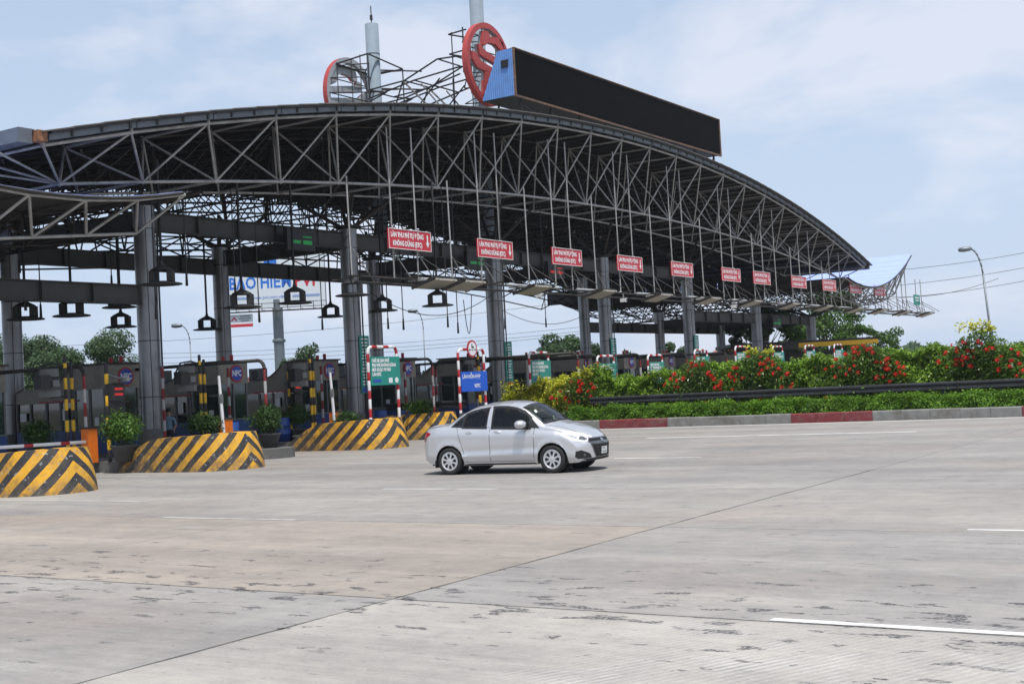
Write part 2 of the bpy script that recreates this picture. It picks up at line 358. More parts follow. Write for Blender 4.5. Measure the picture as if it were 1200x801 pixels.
far = MB().add([(-4000, -3000, -.12), (4000, -3000, -.12), (4000, 6000, -.12), (-4000, 6000, -.12)], [(0, 1, 2, 3)]).build('ground', M['earth']); tag(far, kind='structure')
road = MB().add([(-110, -16, -.03), (120, -16, -.03), (120, 125, -.03), (-110, 125, -.03)], [(0, 1, 2, 3)]).build('road', M['joint']); tag(road, kind='structure')
XS = [-110, -77, -42, -35.3, -28.4, -21.5, -14.6, -7.7, -.8, 6.1, 13, 30, 120]
YS = [-16, -7.3, -1.7, 3.9, 9.5, 15.1, 20.3, 24.2, 28.1, 32.8, 37.5, 41.5, 45.45, 70, 95, 125]
rs = random.Random(3)
for i in range(len(XS)-1):
    for j in range(len(YS)-1):
        gx0 = .010 if abs(XS[i]+7.7) < .1 else .004; gx1 = .008 if abs(XS[i+1]+7.7) < .1 else .004
        gy = .016 if j == 3 else .008 if j == 4 else .004; gy0 = .014 if j == 4 else .006 if j == 5 else .004
        x0, x1, y0, y1 = XS[i]+gx0, XS[i+1]-gx1, YS[j]+gy0, YS[j+1]-gy
        # ragged worn edges along the joints
        nx = max(2, min(24, int((x1-x0)/.35))); ny = max(2, min(16, int((y1-y0)/.35))); near = y0 < 21 and x1 < 14 and x0 > -36
        if not near: nx = ny = 1
        J = (lambda a: rs.uniform(0, a)) if near else (lambda a: 0)
        ring = [(x0+(x1-x0)*k/nx, y0+J(.012)) for k in range(nx)] + [(x1-J(.022 if gx1 > .006 else .006), y0+(y1-y0)*k/ny) for k in range(ny)] \
            + [(x1-(x1-x0)*k/nx, y1-J(.012)) for k in range(nx)] + [(x0+J(.022 if gx0 > .006 else .006), y1-(y1-y0)*k/ny) for k in range(ny)]
        k = len(ring); vs = [(a, c, 0) for a, c in ring] + [(a, c, -.025) for a, c in ring]
        mb = MB().add(vs, [tuple(range(k))] + [(q, k+q, k+(q+1) % k, (q+1) % k) for q in range(k)])
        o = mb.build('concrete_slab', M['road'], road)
        g = rs.uniform(.96, 1.04); base = (.300, .290, .275)
        if YS[j] >= 20 and YS[j] < 45: base = (.265, .260, .252)
        if j == 4 and XS[i+1] <= -7.6: base = (.315, .288, .258)
        if j == 3 and XS[i+1] <= -7.6: base = (.285, .281, .274)
        if j == 3 and XS[i] > -8: base = (.335, .326, .308)
        if j == 4 and XS[i] > -8: base = (.285, .280, .272)
        if XS[i+1] <= -35: base = (.085, .085, .083)   # lanes under the canopy, its shade put into the slab colour
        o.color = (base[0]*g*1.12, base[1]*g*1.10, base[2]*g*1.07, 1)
def line(x0, x1, y, wd=.13, gaps=()):
    ks = [x0]; 
    n = max(2, int((x1-x0)/.4)); top = []; bot = []
    for k in range(n+1):
        x = x0+(x1-x0)*k/n; top.append((x, y+wd/2+rs.uniform(-.008, .008), .004)); bot.append((x, y-wd/2+rs.uniform(-.008, .008), .004))
    MB().add(bot+top[::-1], [tuple(range(2*(n+1)))]).build('lane_marking', M['marking_worn'] if (14 < y < 28 and x0 < -4) else M['marking'], road)
for a in [(-3.95, 3.0, 9.58, .11), (-3.85, 3, 15.35, .10), (-17.2, -14.15, 15.12, .09), (-26, -20.7, 17.58, .10), (-16.5, -13.7, 20.2, .14),
          (-15.5, -13.1, 28.08, .14), (-24.5, -18.5, 27.6, .12), (-19.4, -10.65, 37.45, .26), (-34, -27.5, 24.9-1.2, .1), (4, 9, 28.08, .14),
          (-32, 40, 44.95, .30), (-22, -17.5, 38.6, .1)]: line(*a)

# --------------------------------------------------------------- median bed, kerb
bed = MB().box((-5, 48.45, .14), (53.4, 5.5, .30)).build('planting_bed', M['soil']); tag(bed, kind='structure')
kerb = thing('kerb', 'tall concrete kerb with grey and faded red painted blocks along the hedge bed', 'kerb', (0, 45.6, 0))
kx = -31.8; kk = 0; bw = 1.02; rk = random.Random(5)
_kb = {}
def kerbblock(m):
    if m.name not in _kb:
        mb = MB(); p = [(-.12, 0), (.10, 0), (.10, .33), (.07, .36), (-.09, .36), (-.12, .33)]
        mb.prism(p, bw-.012, lambda a, b_, h: (h, a, b_)); _kb[m.name] = mb.mesh('kerb_block', m)
    return _kb[m.name]
while kx < 21:
    red = any(abs(kx+bw/2-c) < 1.53 for c in (-23.7, -15.7, -7.7, .3, 8.3, 16.3))
    o = link('kerb_block', kerbblock(M['kerb_red'] if red else M['kerb_grey']), kerb, (kx, rk.uniform(-.006, .006), rk.uniform(-.008, .006))); kx += bw
o = kerb
for k in range(6): link('kerb_block', kerbblock(M['kerb_grey']), kerb, (-31.9, .05+k*bw+bw, 0)).rotation_euler = (0, 0, -PI/2)
# ================================================================== CANOPY
YC = 57.75
def zt(y): return 13.78 - (138.5 - math.sqrt(138.5**2-(y-57.7)**2))
def zb(y): return 10.65 - 2.1*((y-57.7)/33)**2
canopy = thing('toll_canopy', 'huge arched grey space-frame roof on round columns spanning the toll lanes', 'canopy', (0, 0, 0))
NX = 9; PX = 3.05; X0 = -29.5; NY = 24; PY = 3.07; Y0 = 22.25
T = [[Vector((X0-PX*i, Y0+PY*j, zt(Y0+PY*j))) for j in range(NY)] for i in range(NX)]
B = [[Vector((X0-1.35-PX*i, Y0+PY*(j+.5), zb(Y0+PY*(j+.5)))) for j in range(NY-1)] for i in range(NX-1)]
single = []; rest = MB(); RC = .050; RD = .036
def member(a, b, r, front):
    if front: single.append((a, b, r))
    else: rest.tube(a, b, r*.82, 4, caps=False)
for i in range(NX):
    for j in range(NY):
        if j+1 < NY: member(T[i][j], T[i][j+1], RC+.008 if i == 0 else RC, i == 0)
        if i+1 < NX: member(T[i][j], T[i+1][j], RC, i == 0)
for i in range(NX-1):
    for j in range(NY-1):
        if j+1 < NY-1: member(B[i][j], B[i][j+1], RC+.008 if i == 0 else RC, i <= 1)
        if i+1 < NX-1: member(B[i][j], B[i+1][j], RC, i == 0)
        for di in (0, 1):
            for dj in (0, 1):
                member(B[i][j], T[i+di][j+dj], RD+.004 if i == 0 else RD, i == 0 or (i == 1 and di == 0 and dj == 0))
for a, b in ((B[0][0], Vector((X0, Y0-2.6, 9.2))), (B[0][0], Vector((X0-3.05, Y0-2.6, 8.9))), (B[0][-1], T[0][-1])): member(a, b, RD, True)
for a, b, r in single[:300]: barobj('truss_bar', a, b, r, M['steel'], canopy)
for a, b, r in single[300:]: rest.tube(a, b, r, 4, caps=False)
nodesmb = MB()
def ball(mb, p, r): mb.lathe([(0, -r), (r*.87, -r*.5), (r*.87, r*.5), (0, r)], 6, 'Z', p)
for row in T[:3]:
    for p in row: ball(nodesmb, p, .09)
for row in B[:3]:
    for p in row: ball(nodesmb, p, .09)
# short posts from the chord to the gutter
posts = MB()
for j in range(NY): posts.tube(T[0][j], T[0][j]+Vector((0.05, 0, .26)), .05, 6)
posts.build('gutter_posts', M['steel'], canopy)
# ---- lower space frame (rear half hangs deeper)
for i in range(4, NX-1):
    for j in range(0, NY-2):
        p = (B[i][j]+B[i][j+1])/2 + Vector((-1.5, 0, -1.15))
        if j % 2 == 0:
            for q in (B[i][j], B[i][j+1], B[min(i+1, NX-2)][j], B[min(i+1, NX-2)][j+1]): rest.tube(p, q, .04, 4, caps=False)
            if j+3 < NY-1: rest.tube(p, (B[i][j+2]+B[i][j+3])/2+Vector((-1.5, 0, -1.15)), .045, 4, caps=False)
# ---- wings
def ztw(d): return 7.75 + .0225*(d-35.5)**2
def zbw(d): return 6.62 + (.013*(d-37)**2 if d > 37 else .10*(37-d))
WSTEP = 1.85
for side, D1 in ((1, 47.4), (-1, 49.2)):
    ds = []; d = 30.6
    while d < D1: ds.append(d); d += WSTEP
    nw = 9
    Tw = [[Vector((X0-2.9*i, 57.9+side*d, ztw(d))) for d in ds] for i in range(nw)]
    Bw = [[Vector((X0-1.2-2.9*i, 57.9+side*(d+WSTEP/2), zbw(d+WSTEP/2))) for d in ds[:-1]] for i in range(nw-1)]
    wf = []
    def mw(a, b, r, front):
        if front: wf.append((a, b, r))
        else: rest.tube(a, b, r*.7, 4, caps=False)
    for i in range(nw):
        for j in range(len(ds)):
            if j+1 < len(ds): mw(Tw[i][j], Tw[i][j+1], .05, i == 0)
            if i+1 < nw: mw(Tw[i][j], Tw[i+1][j], .05, False)
    for i in range(nw-1):
        for j in range(len(ds)-1):
            if j+1 < len(ds)-1: mw(Bw[i][j], Bw[i][j+1], .055, i == 0)
            if i+1 < nw-1: mw(Bw[i][j], Bw[i+1][j], .05, False)
            for di in (0, 1):
                for dj in (0, 1): mw(Bw[i][j], Tw[i+di][j+dj], .045, i == 0 and di == 0)
    # tip: verticals and stays
    tip = Tw[0][-1]
    for i in range(nw): mw(Tw[i][-1], Bw[min(i, nw-2)][-1], .05, i == 0)
    wing = MB()
    for a, b, r in wf: barobj('wing_truss_bar', a, b, r, M['steel'], canopy)
    # wing sheets, each lap of sheet its own piece
    d = 30.8; k = 0
    while d < D1-.4:
        d2 = d+1.02; ys = sorted((57.9+side*d, 57.9+side*d2)); z1, z2 = ztw(d)+.12, ztw(d2)+.12
        za, zb_ = (z1, z2) if side > 0 else (z2, z1)
        mb = MB(); x1, x2 = X0+.12, X0-2.9*8-.6
        vs = [(x1, ys[0]-.02, za+.004), (x1, ys[1], zb_), (x2, ys[1], zb_), (x2, ys[0]-.02, za+.004)]
        mb.add(vs+[(a, b, c-.03) for a, b, c in vs], [(0, 1, 2, 3), (7, 6, 5, 4), (0, 4, 5, 1), (1, 5, 6, 2), (2, 6, 7, 3), (3, 7, 4, 0)])
        mb.build('wing_roof_sheet', M['wing_top'], canopy); d = d2
    ysd = 57.9+side*30.75
    for q in range(1, 8) if side > 0 else ():
        MB().box((X0-.9-q*3.0-1.4, ysd, (ztw(30.8)+zb(ysd)+.5)/2), (2.95, .03, abs(zb(ysd)+.5-ztw(30.8)))).build('end_closure_sheet', M['purlin'], canopy)
    # wing fascia beam
    fb = MB()
    dd = [30.8+.9*q for q in range(int((D1-30.8)/.9)+1)]
    for a, b in zip(dd, dd[1:]):
        fb.tube((X0+.16, 57.9+side*a, ztw(a)+.06), (X0+.16, 57.9+side*b, ztw(b)+.06), .045, 4)
    fb.build('wing_edge_tube', M['steel_dark'], canopy)
rs_ = rest.build('inner_truss_bars', M['steel_dark'], canopy); rs_['kind'] = 'stuff'  # inner bars darker than the front ones, roof shade put into their colour
nb = nodesmb.build('truss_node_balls', M['steel'], canopy); nb['kind'] = 'stuff'

# ---- roof sheets + purlins on the arch
XF, XB = X0+.45, X0-PX*8-.7
ystep = PY/3; n = int((92.9-21.9)/ystep)+1
for k in range(n):
    y = 21.95+k*ystep; y2 = y+ystep+.03
    z1, z2 = zt(y)+.38, zt(y2)+.365
    mb = MB(); segs = 1
    rib = []
    # trapezoid ribs run over the purlins (along Y); 4 flat pans wide enough to read at this distance
    vs = [(XF, y, z1), (XF, y2, z2), (XB, y2, z2), (XB, y, z1)]
    mb.add(vs+[(a, b, c-.035) for a, b, c in vs], [(0, 1, 2, 3), (7, 6, 5, 4), (0, 4, 5, 1), (1, 5, 6, 2), (2, 6, 7, 3), (3, 7, 4, 0)])
    mb.build('roof_sheet', M['roof_under'], canopy)
    zz = zt(y)+.20
    MB().box(((XF+XB)/2, y+.05, zz+.03), (XF-XB-.3, .07, .22)).build('purlin', M['purlin'], canopy)
# front gutter: channel + dark flashing, one length per bay
for j in range(NY-1):
    a, b = T[0][j], T[0][j+1]; s = Vector((.34, 0, 0))
    for (z0, z1, xo, mname, nm) in ((.10, .27, .10, 'gutter', 'gutter_channel'), (.275, .37, .22, 'gutter_dark', 'roof_edge_flashing')):
        mb = MB(); p = []
        for q, e in ((a, .02), (b, -.02)):
            y = q.y+e; z = zt(q.y)
            p += [(X0+xo, y, z+z0), (X0+xo+.16, y, z+z0), (X0+xo+.16, y, z+z1), (X0+xo, y, z+z1)]
        mb.add(p, [(0, 1, 2, 3), (7, 6, 5, 4), (0, 4, 5, 1), (1, 5, 6, 2), (2, 6, 7, 3), (3, 7, 4, 0)])
        mb.build(nm, M[mname], canopy)
# end gutters (box) along X at both ends + rusty joint box
for ye, sg in ((21.55, -1), (93.4, 1)):
    e = MB().box((-42.2, ye, 9.30), (25.8, .45, .36)); e.box((-42.2, ye-sg*.05, 9.50), (25.8, .50, .04))
    e.build('end_gutter', M['gutter'], canopy)
MB().box((-29.28, 21.98, 9.34), (.30, .30, .30)).build('rusty_gutter_joint', M['rust'], canopy)
MB().box((-29.35, 93.15, 9.34), (.3, .3, .3)).build('gutter_end_block', M['steel_dark'], canopy)

# ---- columns
CY = [19.6, 30.35, 41.25, 52.1, 63.1, 74.0, 85.0, 95.9]
def column(x, y, top, r):
    mb = MB(); mb.lathe([(r, 0), (r, top)], 28, 'Z', (x, y, 0)); mb.add([(x, y, top)]+[(x+r*math.cos(2*PI*i/28), y+r*math.sin(2*PI*i/28), top) for i in range(28)], [(0, i+1, (i+1) % 28+1) for i in range(28)])
    c = mb.build('column', M['column'], canopy, True)
    sm = MB(); z = 2.2
    while z < top-.3: sm.lathe([(r+.004, z-.015), (r+.006, z), (r+.004, z+.015)], 28, 'Z', (x, y, 0)); z += 1.95
    for a in (-.6, 1.6): sm.box((x+r*math.cos(a), y+r*math.sin(a), top/2), (.02, .02, top-.2))
    sm.build('cladding_seam', M['seam'], c)
    MB().lathe([(r+.28, 0), (r+.28, .3), (r+.12, .42), (r+.02, .9)], 24, 'Z', (x, y, .2)).build('column_foot', M['concrete'], c)
    return c
for i, y in enumerate(CY):
    outer = i in (0, 6, 7)
    for x, r in ((-34.9, .37), (-42.5, .36)):
        low = outer or (x < -40 and i == 5)
        top = 6.1 if (i in (0, 7)) else (6.8 if i == 6 else 8.9)
        c = column(x, y, top, r)
        cap = MB(); cap.lathe([(r+.02, top-.05), (r+.2, top+.02), (r+.2, top+.08), (0, top+.08)], 20, 'Z', (x, y, 0)); cap.build('column_cap', M['steel_dark'], c)
        br = MB()
        wingcol = i in (0, 7)
        for dx in (-1.5, 1.5):
            for dy in (-1.4, 1.4):
                z = (zbw(abs(y+dy-57.9)) if wingcol else zb(y+dy)) if abs(y+dy-57.9) < 60 else 8
                br.tube((x+dx*.1, y+dy*.1, top), (x+dx, y+dy, z-.02), .085, 6)
        br.build('column_branch', M['steel_dark'], c)
def ibeam(p0, p1, h=.68, wd=.34, nm='beam'):
    p0 = Vector(p0); p1 = Vector(p1); d = p1-p0; L = d.length; a = math.atan2(d.y, d.x); c = (p0+p1)/2
    mb = MB(); mb.box(c, (L, .05, h-.06), a)
    mb.box(c+Vector((0, 0, h/2-.015)), (L, wd, .03), a); mb.box(c-Vector((0, 0, h/2-.015)), (L, wd, .03), a)
    k = int(L/2.2)
    for q in range(1, k+1):
        p = p0+d*(q/(k+1)); mb.box(p, (.03, wd-.02, h-.065), a)
    mb.build(nm, M['beam'], canopy)
g = .38
for i in range(1, 5): ibeam((-34.9, CY[i]+g, 8.35), (-34.9, CY[i+1]-g, 8.35))
for i in (0, 5, 6): ibeam((-34.9, CY[i]+g, 5.75), (-34.9, CY[i+1]-g, 5.75))
ibeam((-42.5, CY[0]-8, 7.95), (-42.5, CY[0]-g, 7.95))
for i in range(0, 4): ibeam((-42.5, CY[i]+g, 7.95), (-42.5, CY[i+1]-g, 7.95))
for i in (5, 6): ibeam((-42.5, CY[i]+g, 5.55), (-42.5, CY[i+1]-g, 5.55))
for i in (1, 2, 3, 4, 6, 7):
    z = 5.8 if i in (6, 7) else 8.35
    ibeam((-35.3, CY[i], z+.0), (-42.1, CY[i], z))
# drain pipes / conduits on the columns
for i in (1, 2, 3, 4): MB().tube((-34.9+.42, CY[i]+.18, .8), (-34.9+.42, CY[i]+.18, 8.0), .035, 6).build('conduit', M['steel_dark'], canopy)

# ================================================================== sign gantry hanging under the front truss
gan = thing('sign_gantry', 'grey hanging frame of rods and rails under the front of the canopy', 'gantry', (0, 0, 0))
SC = 1.064; XG = -28.0*SC
ZR = HC+(5.98-HC)*SC; YEND = 103.0*SC
SIGNY = [35.15, 40.62, 46.15, 51.9, 57.5, 63.6, 67.95, 73.85, 79.3, 84.6, 89.9]
rods = []
for s in SIGNY + [95.2, 100.4]: rods += [s+.35, s+1.75]
rods += [33.2, 39.0, 44.4, 50, 55.7, 61.4, 71.6, 77.4, 83, 87.9, 93.2, 98]
rods = sorted(r*SC for r in rods)
def roofz(y, k):
    d = abs(y-57.7)
    return (zb(y)+(zt(y)-zb(y))*(.82 if k % 3 else .05)) if d < 33 else (ztw(d)-.05 if d < 47.5 else 9.0)
for k, y in enumerate(rods):
    zt_ = roofz(y, k)
    if zt_ < ZR+.5 or y > YEND: continue
    barobj('hanger_rod', (XG, y, ZR-.05), (XG-.05, y, zt_), .034, M['steel'], gan)
    barobj('stay', (XG, y, ZR+1.0), (XG+.0, min(y+1.0, YEND), ZR+.02), .024, M['steel'], gan, 5)
    if y > 38: barobj('stay', (XG-.05, y, ZR+.95), (XG+1.35, y+.2, ZR), .022, M['steel_dark'], gan, 5)
ya = 37.0*SC
while ya < YEND-.5:
    MB().tube((XG+.02, ya, ZR), (XG+.02, min(ya+4.3, YEND), ZR), .055, 8).build('front_rail', M['rail_white'], gan); ya += 5.6*SC
MB().tube((XG-.7, 35, ZR-.18), (XG-.7, YEND, ZR-.18), .05, 6).build('rear_rail', M['steel_dark'], gan)
MB().tube((XG, 35, ZR-.05), (XG, YEND, ZR-.05), .04, 6).build('lower_rail', M['steel_dark'], gan)
tm = MB(); ya = 35.3
while ya < YEND:
    tm.tube((XG-.75, ya, ZR-.17), (XG+1.0, ya, ZR-.02), .03, 5); ya += 2.8
tm.build('cross_ties', M['steel_dark'], gan)['kind'] = 'stuff'

# --- red overhead lane signs
def red_sign():
    t = thing('overhead_lane_sign', 'x', 'sign')
    MB().box((0, 1.22, .35), (.05, 2.5, .72)).build('sign_plate', M['sign_red'], t)
    fr = MB()
    for a, b in (((.03, .0, .0), (.03, 2.44, .0)), ((.03, .0, .70), (.03, 2.44, .70)), ((.03, .0, 0), (.03, .0, .7)), ((.03, 2.44, 0), (.03, 2.44, .7))): fr.tube(a, b, .012, 4)
    fr.build('sign_border', M['white'], t)
    link('lettering', textmesh('LÀN THU PHÍ TỰ ĐỘNG', .235, M['white'], 'CENTER', .74, .011), t, (.03, 1.06, .49))
    link('lettering', textmesh('KHÔNG DỪNG (ETC)', .235, M['white'], 'CENTER', .74, .011), t, (.03, 1.06, .19))
    ar = [(-.035, .25), (.035, .25), (.035, -.02), (.11, -.02), (0, -.2), (-.11, -.02), (-.035, -.02)]
    MB().prism(ar, .006, lambda a, b, h: (.028+h, a+2.24, b+.33)).build('arrow', M['white'], t)
    for y in (.35, 1.75): MB().box((-.05, y, .35), (.05, .06, .8)).build('bracket', M['steel'], t)
    return t
rs0 = red_sign()
wh = ['nearest the left end of the gantry', 'second from the left', 'third from the left', 'fourth from the left', 'at mid gantry, fifth from the left', 'sixth from the left, close to the next one',
      'seventh from the left, close to its left neighbour', 'eighth from the left', 'third from the far right end', 'second from the far right end', 'last one at the far right']
for i, y in enumerate(SIGNY):
    o = rs0 if i == 0 else copy_tree(rs0)
    o.location = (XG+.1, y*SC, HC+(6.98-HC)*SC); o.scale = (1, SC, SC); tag(o, 'red overhead lane sign with white arrow, '+wh[i], 'sign', 'red overhead lane signs')
# small green sign at the far end
t = thing('direction_sign', 'small green hanging sign near the right tip of the canopy', 'sign', (XG+.1, 99.6*SC, HC+(6.55-HC)*SC))
MB().box((0, .9, .4), (.05, 1.7, .85)).build('sign_plate', M['sign_green'], t)
b = MB(); b.box((.03, .9, .58), (.01, 1.2, .1)); b.box((.03, .9, .36), (.01, .9, .1)); b.build('lettering', M['white'], t)
# --- flat lamp panels on the rail
def lamp_panel():
    t = thing('lane_lamp', 'x', 'lamp')
    Rt = Matrix.Translation((.35, 0, 0)) @ Matrix.Rotation(math.radians(-15), 4, 'Y')
    mb = MB(); mb.box((0, 0, 0), (1.0, 1.5, .07), 0, Rt.to_3x3()); mb.v = [tuple(Vector(v)+Vector((.35, 0, 0))) for v in mb.v]; mb.build('lamp_panel', M['panel'], t)
    e = MB(); e.box((.33, 0, .065), (1.0, 1.4, .06), 0, Rt.to_3x3()); e.box((.30, 0, .15), (.3, .8, .12), 0, Rt.to_3x3()); e.build('housing', M['steel_dark'], t)
    for y in (-.79, .79): MB().box((.35, y, 0), (1.19, .04, .10), 0, Rt.to_3x3()).build('panel_rim', M['steel_dark'], t)
    a = MB(); a.tube((-.6, -.5, .16), (.9, -.5, .12), .03, 6); a.tube((-.6, .5, .16), (.9, .5, .12), .03, 6); a.build('arm', M['steel'], t)
    return t
lp = lamp_panel()
PYs = [37.3, 39.15, 43.95, 49.5, 55.1, 60.8, 66.4, 72.15, 78.0, 84.1, 89.3, 95.0, 101.2]
for i, y in enumerate(PYs):
    o = lp if i == 0 else copy_tree(lp); o.location = (XG+.15, y*SC, HC+(5.76-HC)*SC)
    tag(o, f'flat beige lamp panel on the hanging rail, {ordn(i)} of thirteen from the left', 'lamp', 'flat lamp panels under the gantry rail')
# --- camera boxes on the rail
for i, (y, dz) in enumerate(((45.0, -.25), (52.3, -.25), (65.0, -.25), (86, -.25))):
    t = thing('rail_camera', ['small white camera box under the rail, before the second lamp panel pair', 'small white camera box under the rail, right of the big middle column', 'small white camera under the rail near the sixth lamp panel', 'small white camera under the rail near the far end'][i], 'camera', (XG+.1, y*SC, HC+(5.72-HC)*SC), 0, 'cameras on the gantry rail')
    MB().box((0, 0, -.12), (.3, .16, .18)).build('camera_body', M['white'], t); MB().tube((0, 0, 0), (0, 0, .2), .03, 6).build('mount', M['steel'], t)
    MB().tube((.15, 0, -.12), (.19, 0, -.12), .05, 10).build('lens', M['glass'], t)

# ================================================================== LED board on the roof
bd = thing('led_board', 'long black electronic board with rusty edges and a blue corrugated end standing on the roof', 'board', (-36, 56.6, 17.22))
L = 26.4
def zbd(y): return 0
# local: Y along, X depth backwards negative, Z up (board leans: bottom deeper than the top)
prof = [(0, 0), (0, 2.55), (-.95, 2.5), (-2.0, .0)]
MB().prism([(0.0, 0), (0.0, 2.55), (-.95, 2.5), (-2.05, -.02)], L-.1, lambda a, b, h: (a-.02, h+.05, b)).build('board_case', M['gutter_dark'], bd)
MB().box((.02, L/2, 1.275), (.05, L-.25, 2.3)).build('led_face', M['led_face'], bd)
tr = MB()
rr = random.Random(4)
for z, th in ((-.02, .10), (2.53, .05)): tr.box((.045, L/2, z), (.12, L, th))
for y in (.03, L-.03): tr.box((.045, y, 1.27), (.11, .08, 2.46))
tr.build('rusty_trim', M['rust_trim'], bd)
end = MB()   # corrugated blue end
ncor = 15
for k in range(ncor):
    a0 = -2.05*k/ncor; a1 = -2.05*(k+1)/ncor; am = (a0+a1)/2
    def top(a): return 2.5 if a > -.95 else 2.5*(1-( -a-.95)/1.12)
    end.add([(a0, 0, 0), (am, -.03, 0), (a1, 0, 0), (a1, 0, max(.02, top(a1))), (am, -.03, max(.02, top(am))), (a0, 0, max(.02, top(a0)))], [(0, 1, 4, 5), (1, 2, 3, 4)])
end.build('corrugated_end', M['blue_sheet'], bd)
MB().box((-.5, -.05, 1.75), (.42, .06, .40)).build('vent', M['black'], bd)
vs = MB(); 
for k in range(4): vs.box((-.5, -.09, 1.6+.1*k), (.4, .02, .03))
vs.build('vent_slats', M['steel_dark'], bd)
lg = MB()
for y in np.arange(1.0, L, 3.1):
    for x in (-.25, -1.7):
        zroof = zt(56.6+y)+.38-17.22
        lg.tube((x, y, -.02), (x, y, zroof), .07, 6)
    lg.tube((-.25, y, -.02), (-1.7, y, zroof), .04, 5)
for y in np.arange(1.0, L-3, 3.1): lg.tube((-.25, y, -.3), (-.25, y+3.1, -.9), .05, 5)
lg.build('legs', M['steel_dark'], bd)

# ================================================================== towers and round emblems
def tower(x, y, ztop, lab):
    t = thing('roof_mast', lab, 'mast', (x, y, 0)); r = .40
    mb = MB().lathe([(r, 10.5), (r, ztop), (0, ztop)], 24, 'Z'); mb.build('mast_tube', M['tower'], t, False)
    for p in t.children[-1:]:
        for q in p.data.polygons: q.use_smooth = len(q.vertices) == 4
    s = MB(); z = 12.6
    while z < ztop: s.lathe([(r+.004, z-.03), (r+.012, z), (r+.004, z+.03)], 24); z += 2.3
    s.build('mast_seam', M['steel_dark'], t)
    MB().tube((0, 0, ztop), (0, 0, ztop+1.1), .035, 5).build('lightning_rod', M['steel_dark'], t)
    MB().box((0, 0, ztop+.4), (.12, .12, .3)).build('rod_base', M['steel_dark'], t)
tower(-40.4, 59.95, 24.2, 'grey round mast behind the red emblem, its top out of the picture')
tower(-47.0, 58.6, 23.6, 'grey round mast with a thin lightning rod behind the left emblem')
EM = dict(A=[(58.05, 21.5), (58.5, 21.55), (58.75, 21.3), (59.5, 21.40), (59.95, 21.2), (60.25, 20.5), (60.15, 20.15), (59.75, 20.35), (59.65, 20.75), (59.2, 20.95), (58.5, 20.92), (58.2, 20.7), (57.86, 20.7), (57.89, 21.03)],
 B=[(57.46, 20.65), (57.8, 20.72), (57.95, 20.48), (58.34, 20.36), (60.45, 20.0), (60.5, 19.62), (58.08, 20.0), (57.6, 20.1)],
 C=[(56.85, 20.15), (57.15, 20.16), (57.78, 19.72), (60.35, 19.35), (60.3, 18.95), (58.62, 19.2), (57.34, 19.32), (56.88, 19.7)],
 D=[(58.03, 19.3), (58.54, 19.22), (58.45, 18.72), (58.75, 18.66), (58.75, 17.75), (57.71, 17.75), (57.79, 18.71), (58.02, 18.78)])
def emblem(x, yc, zc, face, lab):
    t = thing('round_emblem', lab, 'emblem', (x, yc, zc)); s = face
    ring = MB(); n = 56; ro, ri = 2.30, 1.99; th = .16
    vs = []
    for q in range(n):
        a = 2*PI*q/n; c, sn = math.cos(a), math.sin(a)
        vs += [(th, c*ro*.95, sn*ro), (th, c*ri*.95, sn*ri), (-th, c*ri*.95, sn*ri), (-th, c*ro*.95, sn*ro)]
    fr, bk = MB(), MB()
    for q in range(n):
        a = 4*q; b_ = 4*((q+1) % n)
        f4 = [(a, a+1, b_+1, b_), (a+2, a+3, b_+3, b_+2), (a+1, a+2, b_+2, b_+1), (a+3, a, b_, b_+3)]
        (fr).f += [f4[0], f4[3]]; bk.f += [f4[1], f4[2]]
    fr.v = vs; bk.v = vs
    fr.build('ring_face', M['emblem_red'], t); bk.build('ring_back', M['emblem_grey'], t)
    for k, p in EM.items():
        q = [(a-58.5, b-19.7) for a, b in p]
        MB().prism(q, .14, lambda a, b, h: (.02+h, a, b)).build('emblem_stroke', M['emblem_red'], t)
        MB().prism(q, .14, lambda a, b, h: (-.121+h, a, b)).build('emblem_stroke_back', M['emblem_grey'], t)
    if face < 0: t.rotation_euler = (0, 0, PI)
    fr2 = MB()   # back frame of thin black angle iron
    for z in (-1.9, -1.0, -.1, .8, 1.6):
        wd = .95*math.sqrt(max(.1, 2.1**2-z*z))
        fr2.tube((-.2, -wd, z), (-.2, wd, z), .035, 4); fr2.tube((-1.75, 0.2, z+.05), (-.2, -wd, z), .035, 4); fr2.tube((-1.75, .2, z+.05), (-.2, wd, z), .035, 4)
    for y in (-1.3, 0, 1.3): 
        h = math.sqrt(2.2**2-y*y); fr2.tube((-.25, y, -h), (-.25, y, h), .035, 4)
    for y in (-.8, 1.0): fr2.tube((-1.75, y, -2.4), (-1.75, y, 2.0), .04, 4)
    fr2.build('back_frame', M['black'], t)
    return t
emblem(-38.9, 58.5, 19.7, 1, 'red round emblem with a stroke symbol standing on the roof beside the board')
emblem(-48.6, 58.2, 19.5, -1, 'round emblem seen from behind with grey back on the far left of the roof')
